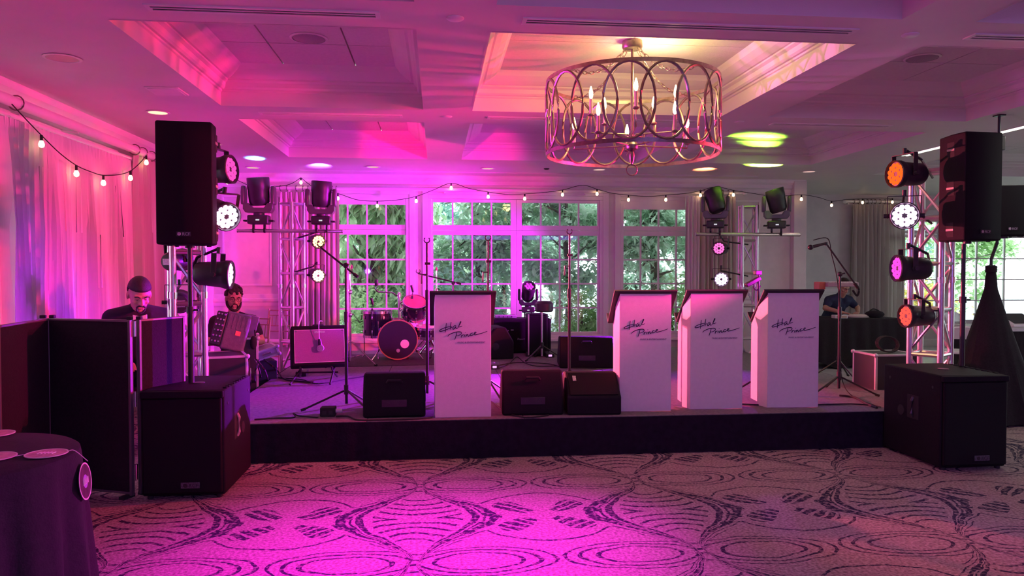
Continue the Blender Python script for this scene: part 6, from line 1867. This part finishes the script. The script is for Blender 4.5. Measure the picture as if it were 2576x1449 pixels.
def plant(name, label, x, y, c, r, n, ls, m, trunk=.09, clusters=40, long_=1.0, droop=0, cat='tree', group='trees outside the far windows', single=0, z0=-.02):
    TREEN[0] += 1
    rng = random.Random(100 + TREEN[0])
    t = thing(name, label, cat, (x, y, z0), 0, group)
    vs, fs = crown(rng, n, c, r, ls, clusters, long_, droop)
    me = bpy.data.meshes.new('foliage'); me.from_pydata(vs, [], fs)
    o = obj('foliage', me, m, t, smooth=False); o['kind'] = 'stuff'
    if trunk:
        top = c[2] + r[2] * .5
        MB().tube(smooth_pts([(0, 0, 0), (.05, .03, top * .35), (-.04, 0, top * .7), (c[0] * .6, c[1] * .6, top)], 4), [trunk * (1 - .06 * i) for i in range(13)], 10).build('trunk', BARK, t)
        for k in range(7):
            a = rng.uniform(0, 2 * PI); h = top * rng.uniform(.4, .9)
            MB().tube(smooth_pts([(0, 0, h), (r[0] * .35 * math.cos(a), r[1] * .35 * math.sin(a), h + .15), (r[0] * .8 * math.cos(a), r[1] * .8 * math.sin(a), h + rng.uniform(-.1, .5))], 4), [trunk * .35 * (1 - .09 * i) for i in range(9)], 6).build('branch', BARK, t)
    if single:
        lm = MB()
        oc = [(0, 0), (.10, .05), (.16, .20), (.30, .07), (.42, .24), (.55, .09), (.70, .20), (.85, .06), (1, 0)]
        vv = [(px * 1.0, s * py, -.03 * abs(py) * 4 - .08 * px * px) for s in (1,) for px, py in oc] + [(px, -py, -.03 * abs(py) * 4 - .08 * px * px) for px, py in oc[1:-1]]
        spine = [(px, 0, -.08 * px * px) for px, py in oc[1:-1]]
        b0 = len(vv); vv += spine
        ff = [(0, 1, b0)] + [(i, i + 1, b0 + i, b0 + i - 1) for i in range(1, 7)] + [(7, 8, b0 + 6)]
        ff += [(0, b0, 9)] + [(9 + i, b0 + i, b0 + i + 1, 10 + i) for i in range(6)] + [(15, b0 + 6, 8)]
        leafm = bpy.data.meshes.new('leaf'); leafm.from_pydata(vv, [], ff); leafm.materials.append(m)
        for i in range(single):
            lo_ = bpy.data.objects.new('leaf', leafm); C.objects.link(lo_); lo_.parent = t
            th, zz = rng.uniform(PI, 2 * PI), rng.uniform(-.9, .9)
            rr = math.sqrt(1 - zz * zz)
            lo_.location = (c[0] + r[0] * rr * math.cos(th), c[1] + r[1] * 1.02 * rr * math.sin(th), c[2] + r[2] * zz)
            lo_.rotation_euler = (rng.uniform(-.9, .9), rng.uniform(.0, 1.2), rng.uniform(0, 2 * PI)); k = ls * rng.uniform(1.1, 1.6); lo_.scale = (k, k, k)
    return t
plant('conifer', 'drooping needle tree with brown trunk outside the left far window', -1.25, 14.4, (0, 0, 2.1), (0.9, 0.5, 1.9), 5200, .22, LM[3], .16, 50, 1.5, .9)
plant('conifer', 'second needle tree with hanging twigs outside the right edge of the left far window', -0.4, 16.2, (0, 0, 2.2), (1.0, 0.5, 2.1), 5200, .22, LM[3], .12, 50, 1.5, .8)
plant('leafy_tree', 'dark leafy tree outside the left half of the double window', 0.8, 14.4, (0, 0, 2.3), (0.85, 0.5, 1.6), 4200, .17, LM[0], .10, 46, 1.1, .2, single=60)
plant('leafy_tree', 'oak leaved tree outside the right half of the double window', 2.55, 14.4, (0, 0, 2.35), (0.85, 0.5, 1.4), 4200, .17, LM[0], .09, 46, 1.15, .3, single=70)
plant('leafy_tree', 'oak leaved tree outside the window behind the leftmost right hand music stand', 4.3, 14.4, (0, 0, 2.5), (0.85, 0.5, 1.3), 4200, .17, LM[0], .14, 46, 1.15, .3, single=60)
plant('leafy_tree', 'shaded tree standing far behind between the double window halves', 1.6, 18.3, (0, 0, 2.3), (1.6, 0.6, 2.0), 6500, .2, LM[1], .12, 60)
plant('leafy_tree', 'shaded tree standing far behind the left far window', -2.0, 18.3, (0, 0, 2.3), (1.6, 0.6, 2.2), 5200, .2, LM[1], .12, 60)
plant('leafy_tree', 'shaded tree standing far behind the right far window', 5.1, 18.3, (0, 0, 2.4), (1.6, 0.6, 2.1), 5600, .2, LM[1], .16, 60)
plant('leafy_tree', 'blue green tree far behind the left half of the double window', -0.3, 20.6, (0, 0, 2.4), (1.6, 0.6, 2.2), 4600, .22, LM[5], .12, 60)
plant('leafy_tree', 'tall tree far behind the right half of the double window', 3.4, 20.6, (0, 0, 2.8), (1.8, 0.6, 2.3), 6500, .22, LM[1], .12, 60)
plant('shrub', 'bright green shrub low outside the right half of the double window', 2.6, 13.0, (0, 0, .55), (0.5, 0.32, .55), 2600, .10, LM[2], .03, 40, 1.0, cat='shrub', group='shrubs outside the windows')
plant('shrub', 'bright green shrub low outside the window behind the music stands', 4.2, 13.0, (0, 0, .7), (0.75, 0.32, .7), 2800, .10, LM[2], .03, 40, 1.0, cat='shrub', group='shrubs outside the windows')
plant('shrub', 'grey green shrub low outside the left half of the double window', 0.3, 13.0, (0, 0, .8), (0.7, 0.32, .75), 2800, .12, LM[5], .03, 40, 1.0, cat='shrub', group='shrubs outside the windows')
plant('shrub', 'green shrub low outside the left far window', -1.25, 13.0, (0, 0, .6), (0.6, 0.32, .65), 2600, .12, LM[2], .03, 40, 1.0, cat='shrub', group='shrubs outside the windows')
plant('shrub', 'yellow flowering shrub low outside the right annex window', 10.6, 15.4, (0, 0, .6), (.7, .4, .55), 2400, .10, LM[4], .03, 36, 1.0, cat='shrub', group='shrubs outside the windows')
plant('leafy_tree', 'light green tree outside the left annex window', 9.9, 17.2, (0, 0, 2.0), (1.3, .8, 1.8), 4600, .18, LM[2], .10, 50)
plant('leafy_tree', 'light green tree outside the right annex window', 12.8, 17.4, (0, 0, 2.0), (1.5, .8, 1.8), 4600, .18, LM[2], .10, 50)
plant('leafy_tree', 'blue green tree behind the right annex window trees', 11.6, 19.6, (0, 0, 2.3), (2.4, .8, 2.2), 5200, .22, LM[5], .12, 60)
plant('shrub', 'pale shrub outside the left wall window', -6.2, 6.4, (0, 0, 1.2), (.9, 1.4, 1.2), 2600, .16, LM[5], .05, 40, 1.0, cat='shrub', group='shrubs outside the windows')
